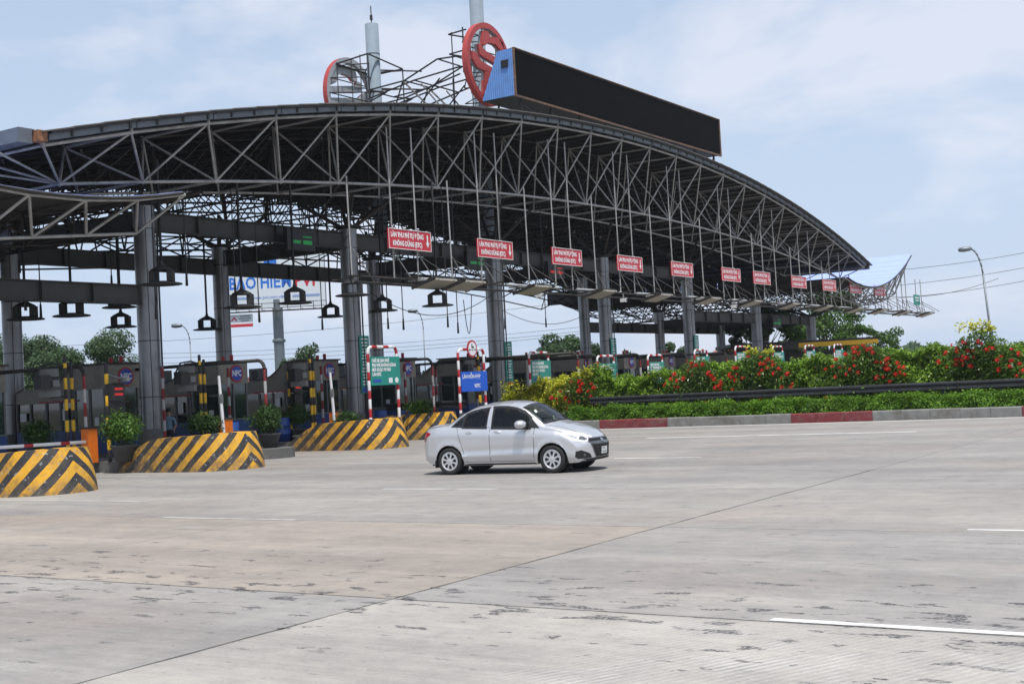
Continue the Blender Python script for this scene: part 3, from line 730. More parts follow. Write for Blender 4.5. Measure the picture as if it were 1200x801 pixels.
# steelwork lattice between the emblems
lt = thing('roof_lattice', 'dark thin lattice frame joining the two round emblems above the roof', 'frame', (0, 0, 0))
mb = MB()
for y in (57.7, 60.1):
    mb.path([(-46.8, y, 19.5), (-44.1, y, 19.6), (-41.7, y, 20.4), (-40.2, y, 20.3)], .05, 5)
    mb.path([(-46.8, y, 19.0), (-43.4, y, 19.5), (-40.2, y, 19.7)], .05, 5)
    mb.path([(-46.8, y, 18.5), (-44.2, y, 18.6), (-40.2, y, 19.3)], .05, 5)
    mb.path([(-44.2, y, 19.6), (-45.3, y, 17.2)], .055, 4); mb.path([(-44.2, y, 19.6), (-42.0, y, 17.4)], .055, 4); mb.path([(-41.6, y, 19.3), (-44.0, y, 17.3)], .05, 4)
    mb.path([(-42.9, y, 19.2), (-41.2, y, 17.2)], .05, 4); mb.path([(-40.7, y, 19.1), (-40.7, y, 14.4)], .05, 4); mb.path([(-46.8, y, 19.5), (-45.4, y, 19.15), (-46.8, y, 18.8)], .045, 4)
for x, z in ((-46.8, 19.5), (-44.1, 19.6), (-41.7, 20.4), (-43.4, 19.5), (-40.4, 20.3), (-42.0, 18.95)): mb.tube((x, 57.7, z), (x, 60.1, z), .045, 4)
# zig-zag brackets sticking out left of the red emblem, and right of the left one
for z in (21.5, 20.4):
    mb.path([(-39.3, 57.2, z), (-40.3, 56.9, z-.15), (-39.4, 57.9, z-.35)], .045, 4)
for z in (21.2, 20.1, 19.0):
    mb.path([(-48.2, 60.0, z), (-46.4, 60.6, z-.1), (-45.2, 60.9, z-.3), (-48.0, 58.0, z-.2)], .045, 4)
mb.tube((-46.4, 60.6, 21.2), (-46.4, 60.6, 16), .05, 4); mb.tube((-46.6, 57.6, 21.6), (-46.6, 57.6, 14.5), .06, 4); mb.tube((-39.4, 57.0, 21.6), (-39.4, 57, 19), .05, 4)
mb.path([(-46.6, 57.6, 21.6), (-48.4, 56.9, 21.2), (-48.4, 60.2, 21.1), (-46.4, 60.6, 21.2), (-46.6, 57.6, 21.6)], .05, 4)
mb.build('lattice_bars', M['black'], lt)
# ================================================================== TOLL ISLANDS
def stripe_material(name, dirt=.5):
    m = bpy.data.materials.new(name); t, b, n, l = nodes(m)
    uv = n('ShaderNodeUVMap'); sp = n('ShaderNodeSeparateXYZ'); l(uv.outputs[0], sp.inputs[0])
    # uv.x = distance from the apex along the wall, uv.y = height
    oi = n('ShaderNodeObjectInfo')
    a = n('ShaderNodeMath'); a.operation = 'MULTIPLY_ADD'; l(sp.outputs[0], a.inputs[0]); a.inputs[1].default_value = .88; l(sp.outputs[1], a.inputs[2])
    ge = n('ShaderNodeNewGeometry'); ns = n('ShaderNodeTexNoise'); ns.inputs['Scale'].default_value = 3; ns.inputs['Detail'].default_value = 5; l(ge.outputs['Position'], ns.inputs['Vector'])
    w_ = n('ShaderNodeMath'); w_.operation = 'MULTIPLY_ADD'; l(ns.outputs[0], w_.inputs[0]); w_.inputs[1].default_value = .05; l(a.outputs[0], w_.inputs[2])
    d = n('ShaderNodeMath'); d.operation = 'DIVIDE'; l(w_.outputs[0], d.inputs[0]); d.inputs[1].default_value = .52
    ph = n('ShaderNodeMath'); ph.operation = 'MULTIPLY_ADD'; l(oi.outputs['Random'], ph.inputs[0]); ph.inputs[1].default_value = .03; l(d.outputs[0], ph.inputs[2])
    f = n('ShaderNodeMath'); f.operation = 'FRACT'; l(ph.outputs[0], f.inputs[0])
    g = n('ShaderNodeMath'); g.operation = 'GREATER_THAN'; l(f.outputs[0], g.inputs[0]); g.inputs[1].default_value = .52
    def noi(s, det, lo, hi):
        x = n('ShaderNodeTexNoise'); x.inputs['Scale'].default_value = s; x.inputs['Detail'].default_value = det; x.inputs['Roughness'].default_value = .7; l(ge.outputs['Position'], x.inputs['Vector'])
        r = n('ShaderNodeMapRange'); r.inputs[1].default_value = lo; r.inputs[2].default_value = hi; l(x.outputs[0], r.inputs[0]); return r.outputs[0]
    def mixc(fac, A, Bc):
        x = n('ShaderNodeMix'); x.data_type = 'RGBA'
        if isinstance(fac, float): x.inputs[0].default_value = fac
        else: l(fac, x.inputs[0])
        for i, q in ((6, A), (7, Bc)):
            if isinstance(q, tuple): x.inputs[i].default_value = (*q, 1)
            else: l(q, x.inputs[i])
        return x.outputs[2]
    yel = mixc(noi(1.6, 4, .35, .65), (.80, .40, .012), (.62, .33, .02))
    c = mixc(g.outputs[0], yel, (.022, .023, .028))
    chip = noi(9, 6, .605, .62); k = n('ShaderNodeMath'); k.operation = 'MULTIPLY'; l(chip, k.inputs[0]); k.inputs[1].default_value = .8
    c = mixc(k.outputs[0], c, (.42, .42, .40))
    gr = noi(2.4, 8, .48, .66); k2 = n('ShaderNodeMath'); k2.operation = 'MULTIPLY'; l(gr, k2.inputs[0]); k2.inputs[1].default_value = dirt
    c = mixc(k2.outputs[0], c, (.10, .075, .05))
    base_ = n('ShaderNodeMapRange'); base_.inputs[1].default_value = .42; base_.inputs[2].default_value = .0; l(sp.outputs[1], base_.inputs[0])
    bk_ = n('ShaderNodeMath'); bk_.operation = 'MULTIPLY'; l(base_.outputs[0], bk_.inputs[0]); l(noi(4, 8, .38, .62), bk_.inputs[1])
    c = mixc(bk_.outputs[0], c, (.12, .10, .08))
    rear = n('ShaderNodeMapRange'); rear.inputs[1].default_value = 1.6; rear.inputs[2].default_value = 4.2; l(sp.outputs[0], rear.inputs[0])  # darkening towards the rear stands in for canopy shade on the wall
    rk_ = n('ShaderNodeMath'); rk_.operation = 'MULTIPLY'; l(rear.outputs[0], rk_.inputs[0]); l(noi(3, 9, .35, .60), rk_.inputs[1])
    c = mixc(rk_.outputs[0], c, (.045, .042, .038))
    gr3 = noi(14, 6, .5, .75); k3 = n('ShaderNodeMath'); k3.operation = 'MULTIPLY'; l(gr3, k3.inputs[0]); k3.inputs[1].default_value = .35
    c = mixc(k3.outputs[0], c, (.06, .055, .05))
    l(c, b.inputs['Base Color']); b.inputs['Roughness'].default_value = .65
    bp = n('ShaderNodeBump'); bp.inputs['Strength'].default_value = .3; bp.inputs['Distance'].default_value = .02; l(chip, bp.inputs['Height']); l(bp.outputs[0], b.inputs['Normal'])
    return m
M['stripes'] = stripe_material('hazard_stripes', .55)
def nose(parent, L, hw, h0, h1, apex=0.0):
    # plan: U shape opening to -X, nose at x=0 ; returns striped shell
    pts = []; n = 18
    pts.append((-L, -hw, L+hw*.4)); 
    k = 10
    for q in range(1, k): pts.append((-L+(L-hw*1.15)*q/k, -hw, 0))
    for q in range(n+1):
        a = -PI/2+PI*q/n; pts.append((-hw*1.15+math.cos(a)*hw*1.15, math.sin(a)*hw, 0))
    for q in range(k-1, 0, -1): pts.append((-L+(L-hw*1.15)*q/k, hw, 0))
    pts.append((-L, hw, 0))
    pts = [(a, b) for a, b, *_ in pts]
    s = [0]
    for a, b in zip(pts, pts[1:]): s.append(s[-1]+math.hypot(b[0]-a[0], b[1]-a[1]))
    mid = s[-1]/2+apex
    rows = 7; me = bpy.data.meshes.new('striped_wall'); vs = []; uv = []
    for (x, y), ss in zip(pts, s):
        hh = h0+(h1-h0)*max(0, min(1, (x+L)/L))**.6
        hh *= math.sqrt(max(.10, min(1, (x+L+.05)/1.5)))
        for r in range(rows+1):
            z = hh*r/rows; tt = r/rows
            inn = .20*tt**1.4   # batter: wall leans inward towards the top
            nx_ = x-inn*(1.6 if x > -hw else .0)*max(0, (x+hw*1.15)/(hw*1.15)); ny_ = y*(1-inn*.5/hw)
            vs.append((nx_, ny_, z)); uv.append((abs(ss-mid), z))
    # top surface ring inward
    base = len(vs)
    for i, (x, y) in enumerate(pts):
        v = vs[i*(rows+1)+rows]; vs.append((v[0]-(.35 if x > -hw*1.15 else 0)*max(0, (x+hw*1.15)/hw), v[1]*(1-.30/hw), v[2]+.01)); uv.append(uv[i*(rows+1)+rows])
    base2 = len(vs)
    for i, (x, y) in enumerate(pts):
        v = vs[base+i]; vs.append((v[0], v[1], .3)); uv.append((0, 0))
    fs = []
    for i in range(len(pts)-1):
        for r in range(rows):
            a = i*(rows+1)+r; fs.append((a, a+rows+1, a+rows+2, a+1))
        a = i*(rows+1)+rows; fs.append((a, a+rows+1, base+i+1, base+i)); fs.append((base+i, base+i+1, base2+i+1, base2+i))
    me.from_pydata(vs, [], fs); ul = me.uv_layers.new(name='UVMap')
    for lp_ in me.loops: ul.data[lp_.index].uv = uv[lp_.vertex_index]
    me.polygons.foreach_set('use_smooth', [True]*len(me.polygons)); me.set_sharp_from_angle(angle=math.radians(40)); me.materials.append(M['stripes'])
    o = link('striped_wall', me, parent)
    cap = [(vs[base+i][0], vs[base+i][1]) for i in range(len(pts))]
    MB().prism(cap, .06, lambda a, b, h: (a, b, .5+h)).build('infill', M['concrete'], parent)
    return o
ISL = [(-24.75, 19.3, 'leftmost, cut by the picture edge'), (-26.0, 26.2, 'second from left, before the first big column'), (-28.9, 30.6, 'x'), (-27.75, 35.2, 'with the large green sign on it'), (-29.8, 41.3, 'half hidden behind the silver car'), (-29.5, 47.0, 'x')]
def island(xn, y, striped, lab, L=24):
    t = thing('toll_island', lab, 'island', (xn, y, 0), 0, 'striped toll islands')
    if striped: nose(t, 4.4 if xn > -27 or y > 34 else 4.4, 1.18, .86, 1.04)
    n = 10; hw = 1.02
    a0 = -1.2 if striped else 0
    pts = [(-L, -hw), (a0-hw, -hw)] + [(a0-hw+math.cos(-PI/2+PI*q/n)*hw, math.sin(-PI/2+PI*q/n)*hw) for q in range(1, n)] + [(a0-hw, hw), (-L, hw)]
    MB().prism(pts, .32, lambda a, b, h: (a, b, h)).build('island_kerb', M['concrete'], t)
    return t
for i, (x, y, lab) in enumerate(ISL):
    if lab == 'x': island(x, y, False, 'low unpainted concrete toll island set back in the shade of the canopy' if i == 2 else 'low toll island just behind the left end of the flowering hedge')
    else: island(x, y, True, 'toll island with striped nose, '+lab)
for i, y in enumerate((52.3, 57.7, 63.2, 68.6, 74, 79.5, 85, 90.5)):
    island(-29.3, y, False, f'low concrete toll island mostly hidden by the hedge, {ordn(i)} beyond it', 20)

# ---------------------------------------------------------------- booths
def booth():
    t = thing('toll_booth', 'x', 'booth')
    # local origin: front (+X) face centre on the island; extends to -X
    zi = .32
    MB().box((-.85, 0, zi+.42), (1.7, 1.5, .84)).build('lower_panel', M['booth_blue'], t)
    MB().box((-3.4, 0, zi+.42), (3.3, 1.44, .84)).build('rear_lower_panel', M['booth_blue'], t)
    MB().box((-.85, 0, 3.0), (1.72, 1.56, .84)).build('fascia_box', M['beige'], t)
    MB().box((-.85, 0, 3.45), (1.86, 1.72, .06)).build('roof_slab', M['steel_dark'], t)
    MB().box((-.85, 0, 1.87), (1.62, 1.42, 1.42)).build('glass_cabin', M['glass_booth'], t)
    mu = MB()
    for x in (-.04, -.85, -1.66):
        for y in (-.72, .72): mu.box((x, y, 1.87), (.07, .07, 1.42))
    mu.box((-.02, 0, 1.87), (.05, .06, 1.42)); mu.box((-.85, -.725, 1.25), (1.62, .04, .05)); mu.box((-.85, .725, 1.25), (1.62, .04, .05)); mu.box((-.02, 0, 1.2), (.05, 1.42, .06))
    mu.build('window_frame', M['booth_grey'], t)
    MB().box((-3.4, 0, 2.42), (3.3, 1.5, .45)).build('rear_fascia', M['beige'], t)
    MB().box((-3.4, 0, 1.67), (3.2, 1.36, 1.0)).build('rear_glass', M['glass'], t)
    if 'mull' not in _tx: _tx['mull'] = MB().box((0, 0, 0), (.08, .06, 1.02)).mesh('mullion', M['booth_grey'])
    for x in (-1.8, -2.5, -3.3, -4.2, -5.0):
        for y in (-.7, .7): link('mullion', _tx['mull'], t, (x, y, 1.67))
    sl = [(-1.72, 2.63), (-1.72, 3.42), (-2.7, 2.66), (-5.05, 2.66), (-5.05, 2.6)]
    MB().prism([(-1.73, 2.647), (-1.73, 3.4), (-2.9, 2.72), (-5.08, 2.70), (-5.08, 2.647)], 1.5, lambda a, b, h: (a, h-.75, b)).build('sloped_roof', M['beige'], t)
    MB().box((-.85, -.755, 1.15), (1.2, .05, .14)).build('counter', M['booth_grey'], t)
    st = MB(); st.box((-2.6, -.76, 2.22), (2.2, .02, .05)); st.build('red_stripe', M['red_paint'], t)
    # logo
    MB().lathe([(0, .03), (.34, .03), (.34, 0)], 24, 'X', (.015, .16, 2.98)).build('logo_rim', M['red_paint'], t)
    MB().lathe([(0, .012), (.28, .012), (.28, 0)], 24, 'X', (.04, .16, 2.98)).build('logo_disc', M['logo_blue'], t)
    link('lettering', textmesh('NFC', .30, M['white'], 'CENTER', .85, .012), t, (.056, .16, 2.98))
    ac = MB(); ac.box((-3.9, -.1, 3.0), (.8, .32, .56)); ac.build('air_conditioner', M['booth_grey'], t); MB().lathe([(0, 0), (.2, 0)], 16, 'Y', (-3.95, -.265, 3.0)).build('fan_grille', M['black'], t)
    for k_, (nx_, nz_, nw_, nh_) in enumerate(((-2.2, 1.75, .3, .42), (-4.6, 1.7, .36, .3), (-.5, 1.45, .22, .3))): MB().box((nx_, -.745 if k_ < 2 else -.735, nz_), (nw_, .01, nh_)).build('notice', M['white'], t)
    cb_ = MB(); cb_.path([(-1.9, -.77, 3.3), (-2.4, -.8, 2.9), (-3.2, -.79, 2.75), (-4.2, -.78, 2.85), (-5.0, -.78, 2.6), (-5.05, -.78, .4)], .018, 5); cb_.build('cable', M['black'], t)
    bl = MB(); bl.tube((-.3, .25, 3.48), (-.3, .25, 3.72), .07, 8); bl.tube((-.3, -.2, 3.48), (-.3, -.2, 3.66), .07, 8); bl.build('beacon', M['red_paint'], t)
    return t
bt = booth()
BY = [24.9, 30.35, 35.75, 41.2, 46.6, 52.3, 57.7, 63.2, 68.6, 74, 79.5, 85, 90.5]
bl_ = ['at the left edge behind the striped poles', 'beside the first big column', 'with the round logo left of the tall grey billboard pole', 'with round logo above the third striped island', 'with round logo right of the green sign', 'behind the left end of the hedge']
for i, y in enumerate(BY):
    o = bt if i == 0 else copy_tree(bt); o.location = (-36.4, y, 0)
    tag(o, 'beige and blue toll booth '+(bl_[i] if i < 6 else f'only its top above the hedge, {ordn(i-6)} beyond the hedge end'), 'booth', 'toll booths')

# ---------------------------------------------------------------- striped pipes
def pipe_stripes(pts, r, parent, m1, m2, seg=.45, seg2=None, nm='pipe_stripe', n=8):
    # cut a polyline into alternating coloured stretches
    P = [Vector(p) for p in pts]; cum = [0]
    for a, b in zip(P, P[1:]): cum.append(cum[-1]+(b-a).length)
    tot = cum[-1]
    def at(s):
        for i in range(len(P)-1):
            if s <= cum[i+1]+1e-9: return P[i].lerp(P[i+1], (s-cum[i])/(cum[i+1]-cum[i]))
        return P[-1]
    s = 0; k = 0; A, Bm = MB(), MB()
    while s < tot-1e-6:
        L_ = (seg if k % 2 == 0 else (seg2 or seg)); e = min(tot, s+L_); ss = [s]+[c for c in cum if s+1e-4 < c < e-1e-4]+[e]
        mm = m1 if k % 2 == 0 else m2
        if len(ss) == 2: barobj(nm, at(ss[0]), at(ss[1]), r, mm, parent, n)
        else:
            q_ = MB()
            for a, b in zip(ss, ss[1:]): q_.tube(at(a), at(b), r, n)
            q_.build(nm, mm, parent, True)
        s = e; k += 1
    pass
def arc(c, r, a0, a1, n, f): return [f(c[0]+r*math.cos(a0+(a1-a0)*k/n), c[1]+r*math.sin(a0+(a1-a0)*k/n)) for k in range(n+1)]
def hoop(w, h, r, f):
    return [f(0, 0), f(0, h-r)] + arc((r, h-r), r, PI, PI/2, 5, f)[1:] + [f(w-r, h)] + arc((w-r, h-r), r, PI/2, 0, 5, f)[1:] + [f(w, 0)]
# long guard hoops over the booths, running along the islands
def guard(y, xr, ln, h, lab):
    t = thing('guard_hoop', lab, 'barrier frame', (xr, y, 0), 0, 'red and white guard hoops over the islands')
    f = lambda a, b: (-a, 0, b)
    q = hoop(ln, h, .3, f)
    pipe_stripes(q[:2], .05, t, M['red_worn_shaded'], M['white_worn_shaded'], .42, nm='stripe_band')
    pipe_stripes([q[-1], q[-2]], .05, t, M['red_worn_shaded'], M['white_worn_shaded'], .42, nm='stripe_band')
    MB().path(q[1:-1], .06, 8).build('top_bar', M['steel_dark'], t, True)
GH = [(24.3, -31.2, 7.0), (30.0, -29.15, 7.1), (35.0, -26.6-2.2, 7.0), (35.6, -27.6, 6.0), (41.1, -30.3, 8)]
for i, (y, x, ln) in enumerate([(25.5, -32.3, 7.6), (31.0, -30.1, 7.1), (42.0, -31.4, 8.3), (48.0, -28.0, 7.7), (50.5, -31.0, 8.0), (53.2, -30.5, 8), (58.6, -30.5, 8), (64.1, -30.5, 8), (69.5, -30.5, 8), (75, -30.5, 8)]):
    guard(y, x, ln, 3.22, ['red and white guard hoop at the left edge beside the white car', 'long guard hoop passing behind the first big column', 'guard hoop beside the booth left of the big green sign column', 'guard hoop right of the green sign', 'guard hoop behind the round red sign', 'dark guard hoop just behind the start of the hedge', 'guard hoop above the hedge, second beyond the middle column', 'guard hoop above the hedge behind the third green sign', 'guard hoop above the hedge near the fourth green sign', 'farthest guard hoop seen above the hedge'][i])
# protective posts at booth corners
for i, (x, y) in enumerate(((-33.9, 30.0), (-35.9, 35.0), (-36.0, 40.4), (-35.8, 45.8), (-35.8, 51.5), (-35.8, 57), (-35.8, 62.4))):
    t = thing('striped_post', 'x', 'post', (x, y, .3), 0, 'red and white posts at the booth corners')
    tag(t, ['red and white post just right of the first big column', 'red and white post in front of the booth with the leftmost round logo', 'red and white post before the round logo above the third island', 'red and white post right of the large green sign', 'red and white post at the booth by the hedge end', 'red and white post behind the hedge, left of the second green panel there', 'farthest red and white corner post behind the hedge'][i])
    pipe_stripes([(0, 0, 0), (0, 0, 2.9)], .055, t, M['white_worn_shaded'], M['red_worn_shaded'], .36, nm='stripe_band')

# ---------------------------------------------------------------- camera poles, barriers, traffic lights, pots
def campole():
    t = thing('camera_pole', 'x', 'pole')
    for dx, dy, h in ((0, 0, 3.0), (-.25, .42, 2.85)):
        pipe_stripes([(dx, dy, 0), (dx, dy, h)], .055, t, M['black'], M['yellow'], .30, .34, 'stripe_band')
        MB().lathe([(.05, 0), (.05, .2), (0, .22)], 8, 'Z', (dx, dy, h)).build('pole_cap', M['black'], t)
    c = MB(); c.box((-.15, -.45, 2.72), (.5, .22, .24), .5); c.box((-.1, -.5, 2.1), (.62, .2, .2), .3); c.box((-.1, -.35, 2.4), (.4, .2, .2), -.2)
    c.build('camera_housing', M['booth_grey'], t)
    a = MB(); a.tube((0, 0, 2.6), (-.15, -.45, 2.6), .03, 6); a.tube((0, 0, 2.0), (-.1, -.5, 2.0), .03, 6); a.path([(0, 0, 2.9), (-.1, -.3, 3.0), (-.15, -.7, 2.95), (-.15, -.95, 2.6)], .03, 6)
    a.build('bracket', M['black'], t)
    MB().box((-.1, -.75, 2.45), (.35, .3, .42)).build('reader_box', M['black'], t)
    return t
cp = campole()
for i, (x, y) in enumerate(((-32.4, 24.9), (-32.4, 30.3), (-32.3, 35.65), (-32.3, 46.6))):
    o = cp if i == 0 else copy_tree(cp); o.location = (x, y, .32)
    tag(o, 'pair of yellow and black camera poles '+['at the left edge above the first striped island', 'above the second striped island', 'left of the third round logo booth', 'in front of the blue sign'][i], 'pole', 'yellow and black camera poles')
def barrier(x, y, up, lab):
    t = thing('barrier_machine', lab, 'barrier', (x, y, .32), 0, 'orange lane barrier machines')
    MB().box((0, 0, .5), (.36, .30, 1.0)).build('cabinet', M['orange'], t); MB().box((0, 0, 1.03), (.4, .34, .06)).build('lid', M['steel_dark'], t)
    if up: 
        MB().tube((.1, -.18, .55), (.02, -.22, 2.45), .06, 6, .045).build('boom', M['white'], t)
        MB().box((.05, -.2, 1.7), (.12, .1, .3)).build('boom_clamp', M['booth_grey'], t)
    else:
        pipe_stripes([(.0, .2, .62), (-.15, -3.6, .66)], .05, t, M['white'], M['red_paint'], .9, .3, 'boom')
barrier(-31.4, 24.9, False, 'orange barrier machine with its white and red boom lowered, left edge')
barrier(-31.3, 30.3, True, 'orange barrier machine with raised white boom above the second striped island')
barrier(-31.2, 35.7, True, 'orange barrier machine with raised boom above the third striped island')
def tlight(x, y, lab):
    t = thing('lane_signal', lab, 'traffic light', (x, y, .32), 0, 'lane signals')
    pipe_stripes([(0, 0, 0), (0, 0, 2.9)], .06, t, M['black'], M['yellow'], .35, .3, 'stripe_band')
    MB().box((.2, .18, 2.05), (.22, .44, .52)).build('upper_box', M['black'], t); MB().box((.2, .18, 1.5), (.22, .44, .5)).build('lower_box', M['black'], t)
    r = MB(); r.box((.315, .18, 2.14), (.01, .3, .07)); r.box((.315, .18, 1.98), (.01, .3, .07)); r.build('red_lamp', M['red_led'], t)
    v = MB(); v.box((.38, .18, 2.32), (.16, .46, .02)); v.box((.38, .18, 1.76), (.16, .46, .02)); v.build('visor', M['black'], t)
    a = MB(); a.path([(0, 0, 2.6), (0, .3, 2.5), (0, .55, 2.45)], .03, 6); a.box((.1, .6, 2.42), (.3, .12, .12)); a.build('small_camera', M['booth_grey'], t)
M['red_led'] = emit('red_led', (1, .04, .03), .35)
tlight(-30.9, 25.2, 'black lane signal with dim red lamps by the white car'); tlight(-34.0, 36.3, 'black lane signal with dim red lamps beside the grey billboard pole')

def leafball(name, c, rad, n, size, m, parent, zmin=None, inner=.55, seed=0, lum=4):
    rg = np.random.RandomState(seed); K = lum; d = rg.normal(0, 1, (K, 3)); d /= np.linalg.norm(d, axis=1)[:, None]
    cc = d*np.array(rad)*.55*rg.uniform(.4, 1, (K, 1)); rr = np.array(rad)*rg.uniform(.42, .62, (K, 1))
    k = rg.randint(0, K, n); v = rg.normal(0, 1, (n, 3)); v /= np.linalg.norm(v, axis=1)[:, None]
    p = cc[k]+v*rr[k]*(rg.uniform(inner, 1.08, (n, 1))); nn = v
    p = p+np.array(c)
    if zmin is not None: p = p[p[:, 2] > zmin]; nn = nn[:len(p)]
    return quads(name, p, v[:len(p)]*0+np.array((0, 0, .4))+v[:len(p)], rg.uniform(.7, 1.3, len(p))*size, m, parent)
def pot(x, y, s, lab, seed, m='foliage_mid', z=.32):
    t = thing('potted_shrub', lab, 'potted plant', (x, y, z), 0, 'potted shrubs on the islands')
    MB().lathe([(0, 0), (.24*s, 0), (.36*s, .42*s), (.40*s, .45*s), (.40*s, .5*s), (.34*s, .5*s), (.32*s, .42*s), (0, .42*s)], 20).build('pot', M['pot'], t, True)
    st = MB(); 
    for k in range(5): a = k*1.3; st.tube((0, 0, .4*s), (math.cos(a)*.25*s, math.sin(a)*.25*s, .85*s), .025, 5, .012)
    st.build('stems', M['bark'], t)
    leafball('foliage', (0, 0, 1.0*s), (.80*s, .80*s, .60*s), int(3600*s), .042, M[m], t, seed=seed, lum=16, inner=.25)
pot(-30.0, 25.0, 1.0, 'round leafy shrub in a dark pot left of the first big column', 1)
pot(-29.9, 30.9, .95, 'leafy shrub in a pot right of the second striped island, under the leftmost round logo', 2, 'foliage_dark')
pot(-31.0, 36.0, .75, 'small dark leafy shrub in a pot before the third striped island booth', 3, 'foliage_dark')
pot(-31.5, 41.2, .85, 'pale green potted shrub beside the pipe hoop right of the green sign', 4)
pot(-33.0, 35.5, .9, 'dark shrub in a pot in the shade behind the green sign', 5, 'foliage_dark')
pot(-31.6, 29.6, .9, 'dark shrub in the shade left of the striped camera poles', 6, 'foliage_dark')
pot(-33.4, 24.6, .9, 'dark shrub in the shade at the left edge behind the boom', 7, 'foliage_dark')

# ---------------------------------------------------------------- green panels in striped frames
def green_sign(hpl=1.0, w=1.6, zb_=1.75, ztop=3.1, mm='sign_green', text=True, n=0):
    t = thing('lane_rule_sign', 'x', 'sign')
    f = lambda a, b: (0, a, b)
    pipe_stripes(hoop(w, ztop, .2, f), .055, t, M['red_paint'], M['white'], .30, .34, 'striped_frame')
    MB().box((.07, w/2+.05, zb_+hpl/2), (.03, w+.02, hpl)).build('sign_plate', M[mm], t)
    if text:
        for k, s in enumerate(('CHỈ XE DÁN THẺ', 'THU PHÍ KHÔNG DỪNG', 'MỚI ĐƯỢC ĐI VÀO', 'LÀN ETC')):
            link('lettering', textmesh(s, .150, M['white'], 'LEFT', .80, .009), t, (.09, .10, zb_+hpl-.14-.16*k))
        g_ = MB(); g_.box((.09, w-.5, zb_+.16), (.01, .2, .18)); g_.lathe([(0, 0), (.11, 0)], 6, 'X', (.092, w-.16, zb_+.16)); g_.build('pictogram', M['white'], t)
        MB().box((.09, .36, zb_+.16), (.01, .42, .09)).build('small_logo', M['logo_blue'], t)
    return t
gs = green_sign(); gs.location = (-28.6, 34.55, .45)
tag(gs, 'large green lane rule sign in a red and white frame on the third striped island', 'sign', 'green lane rule signs')
GY = [(631, 30.4, 412), (709, 29.6, 416), (767, 29.5, 415), (821, 29.5, 409), (868, 29.5, 405), (911, 29.5, 405), (948.5, 29.5, 404), (982, 29.5, 403)]
for i, (u, d, v) in enumerate(GY):
    z = 1792*d/(1581-u); y = (z-.547*d)/.8372
    hor = 451.3-.0524*(u-600); top = HC+(hor-v)/FPX*z
    o = copy_tree(gs); o.location = (-d, y-.8, top-3.14)
    tag(o, f'green lane rule sign in striped frame above the hedge, {ordn(i)} from the left there', 'sign', 'green lane rule signs')
# blue sign with a round weight limit sign
t = green_sign(.78, 1.75, 1.35, 3.0, 'sign_blue', False); t.location = (-28.9, 40.35, .45)
tag(t, 'blue lane sign in a red and white frame topped by a round red ringed sign', 'sign')
link('lettering', textmesh('LÀN HỖN HỢP', .2, M['white'], 'CENTER', .9, .006), t, (.09, .72, 1.93)); link('lettering', textmesh('VETC', .2, M['white'], 'CENTER', .9, .006), t, (.09, 1.1, 1.56))
MB().lathe([(0, .03), (.34, .03), (.34, 0)], 28, 'X', (.05, .88, 3.02)).build('round_sign_rim', M['red_paint'], t)
MB().lathe([(0, .012), (.27, .012)], 28, 'X', (.075, .88, 3.02)).build('round_sign_face', M['white'], t)
s = MB(); s.box((.09, .85, 3.13), (.006, .05, .16)); s.box((.09, .93, 3.08), (.006, .08, .08)); s.box((.09, .88, 2.97), (.006, .1, .03))
s.prism([(-.22, .04), (-.22, -.04), (-.10, 0)], .006, lambda a, b, h: (.087+h, .88+a, 2.98+b)); s.prism([(.22, .04), (.22, -.04), (.10, 0)], .006, lambda a, b, h: (.087+h, .88+a, 2.98+b)); s.build('round_sign_symbol', M['black'], t)
# price boards on the columns
def price(i, y, z, h, lab):
    t = thing('price_board', lab, 'sign', (-34.5, y+.15, z), 0, 'green price boards on the columns')
    MB().box((0, .32, h/2), (.04, .62, h)).build('sign_plate', M['sign_green'], t)
    b = MB(); r_ = random.Random(i)
    k = 0; zz = h-.14
    while zz > .35: 
        b.box((.025, .32, zz), (.008, r_.uniform(.26, .46), .055)); zz -= .12 if k % 2 else .15; k += 1
    b.build('text_rows', M['white'], t); MB().box((.025, .32, .14), (.01, .5, .2)).build('foot_panel', M['orange'] if i else M['logo_blue'], t)
price(0, 41.0, 1.95, 2.4, 'tall narrow green price board on the column behind the large green sign')
price(1, 51.95, 1.9, 2.2, 'tall narrow green price board on the column at the left end of the hedge')
price(2, 62.7, 2.1, 2.2, 'tall narrow green price board on the column right of the third green sign'); price(3, 73.6, 3.0, 1.5, 'narrow green board high on the column above the fourth green sign')
# LED lane boxes on the beams
M['green_led'] = emit('green_led', (.03, .7, .15), .12)
for i, (x, y, z, c) in enumerate(((-34.3, 36.9, 8.1, 'g'), (-34.3, 49.0, 7.9, 'g'), (-34.3, 56.2, 7.8, 'r'), (-34.3, 86.5, 5.5, 'g'))):
    t = thing('message_box', ['dark message box with faint green letters on the beam above the billboard', 'dark message box with faint green lights behind the second red sign', 'dark message box with a faint red light behind the gantry', 'dark message box with a green light on the far right beam'][i], 'sign', (x, y, z), 0, 'message boxes on the beams')
    MB().box((0, .7, 0), (.2, 1.6, .85)).build('case', M['black'], t)
    b = MB(); b.box((.105, .4, -.1), (.01, .5, .12)); b.box((.105, 1.05, -.1), (.01, .5, .16)); b.box((.105, 1.05, .12), (.01, .5, .05)); b.build('lit_rows', M['green_led'] if c == 'g' else M['red_led'], t)

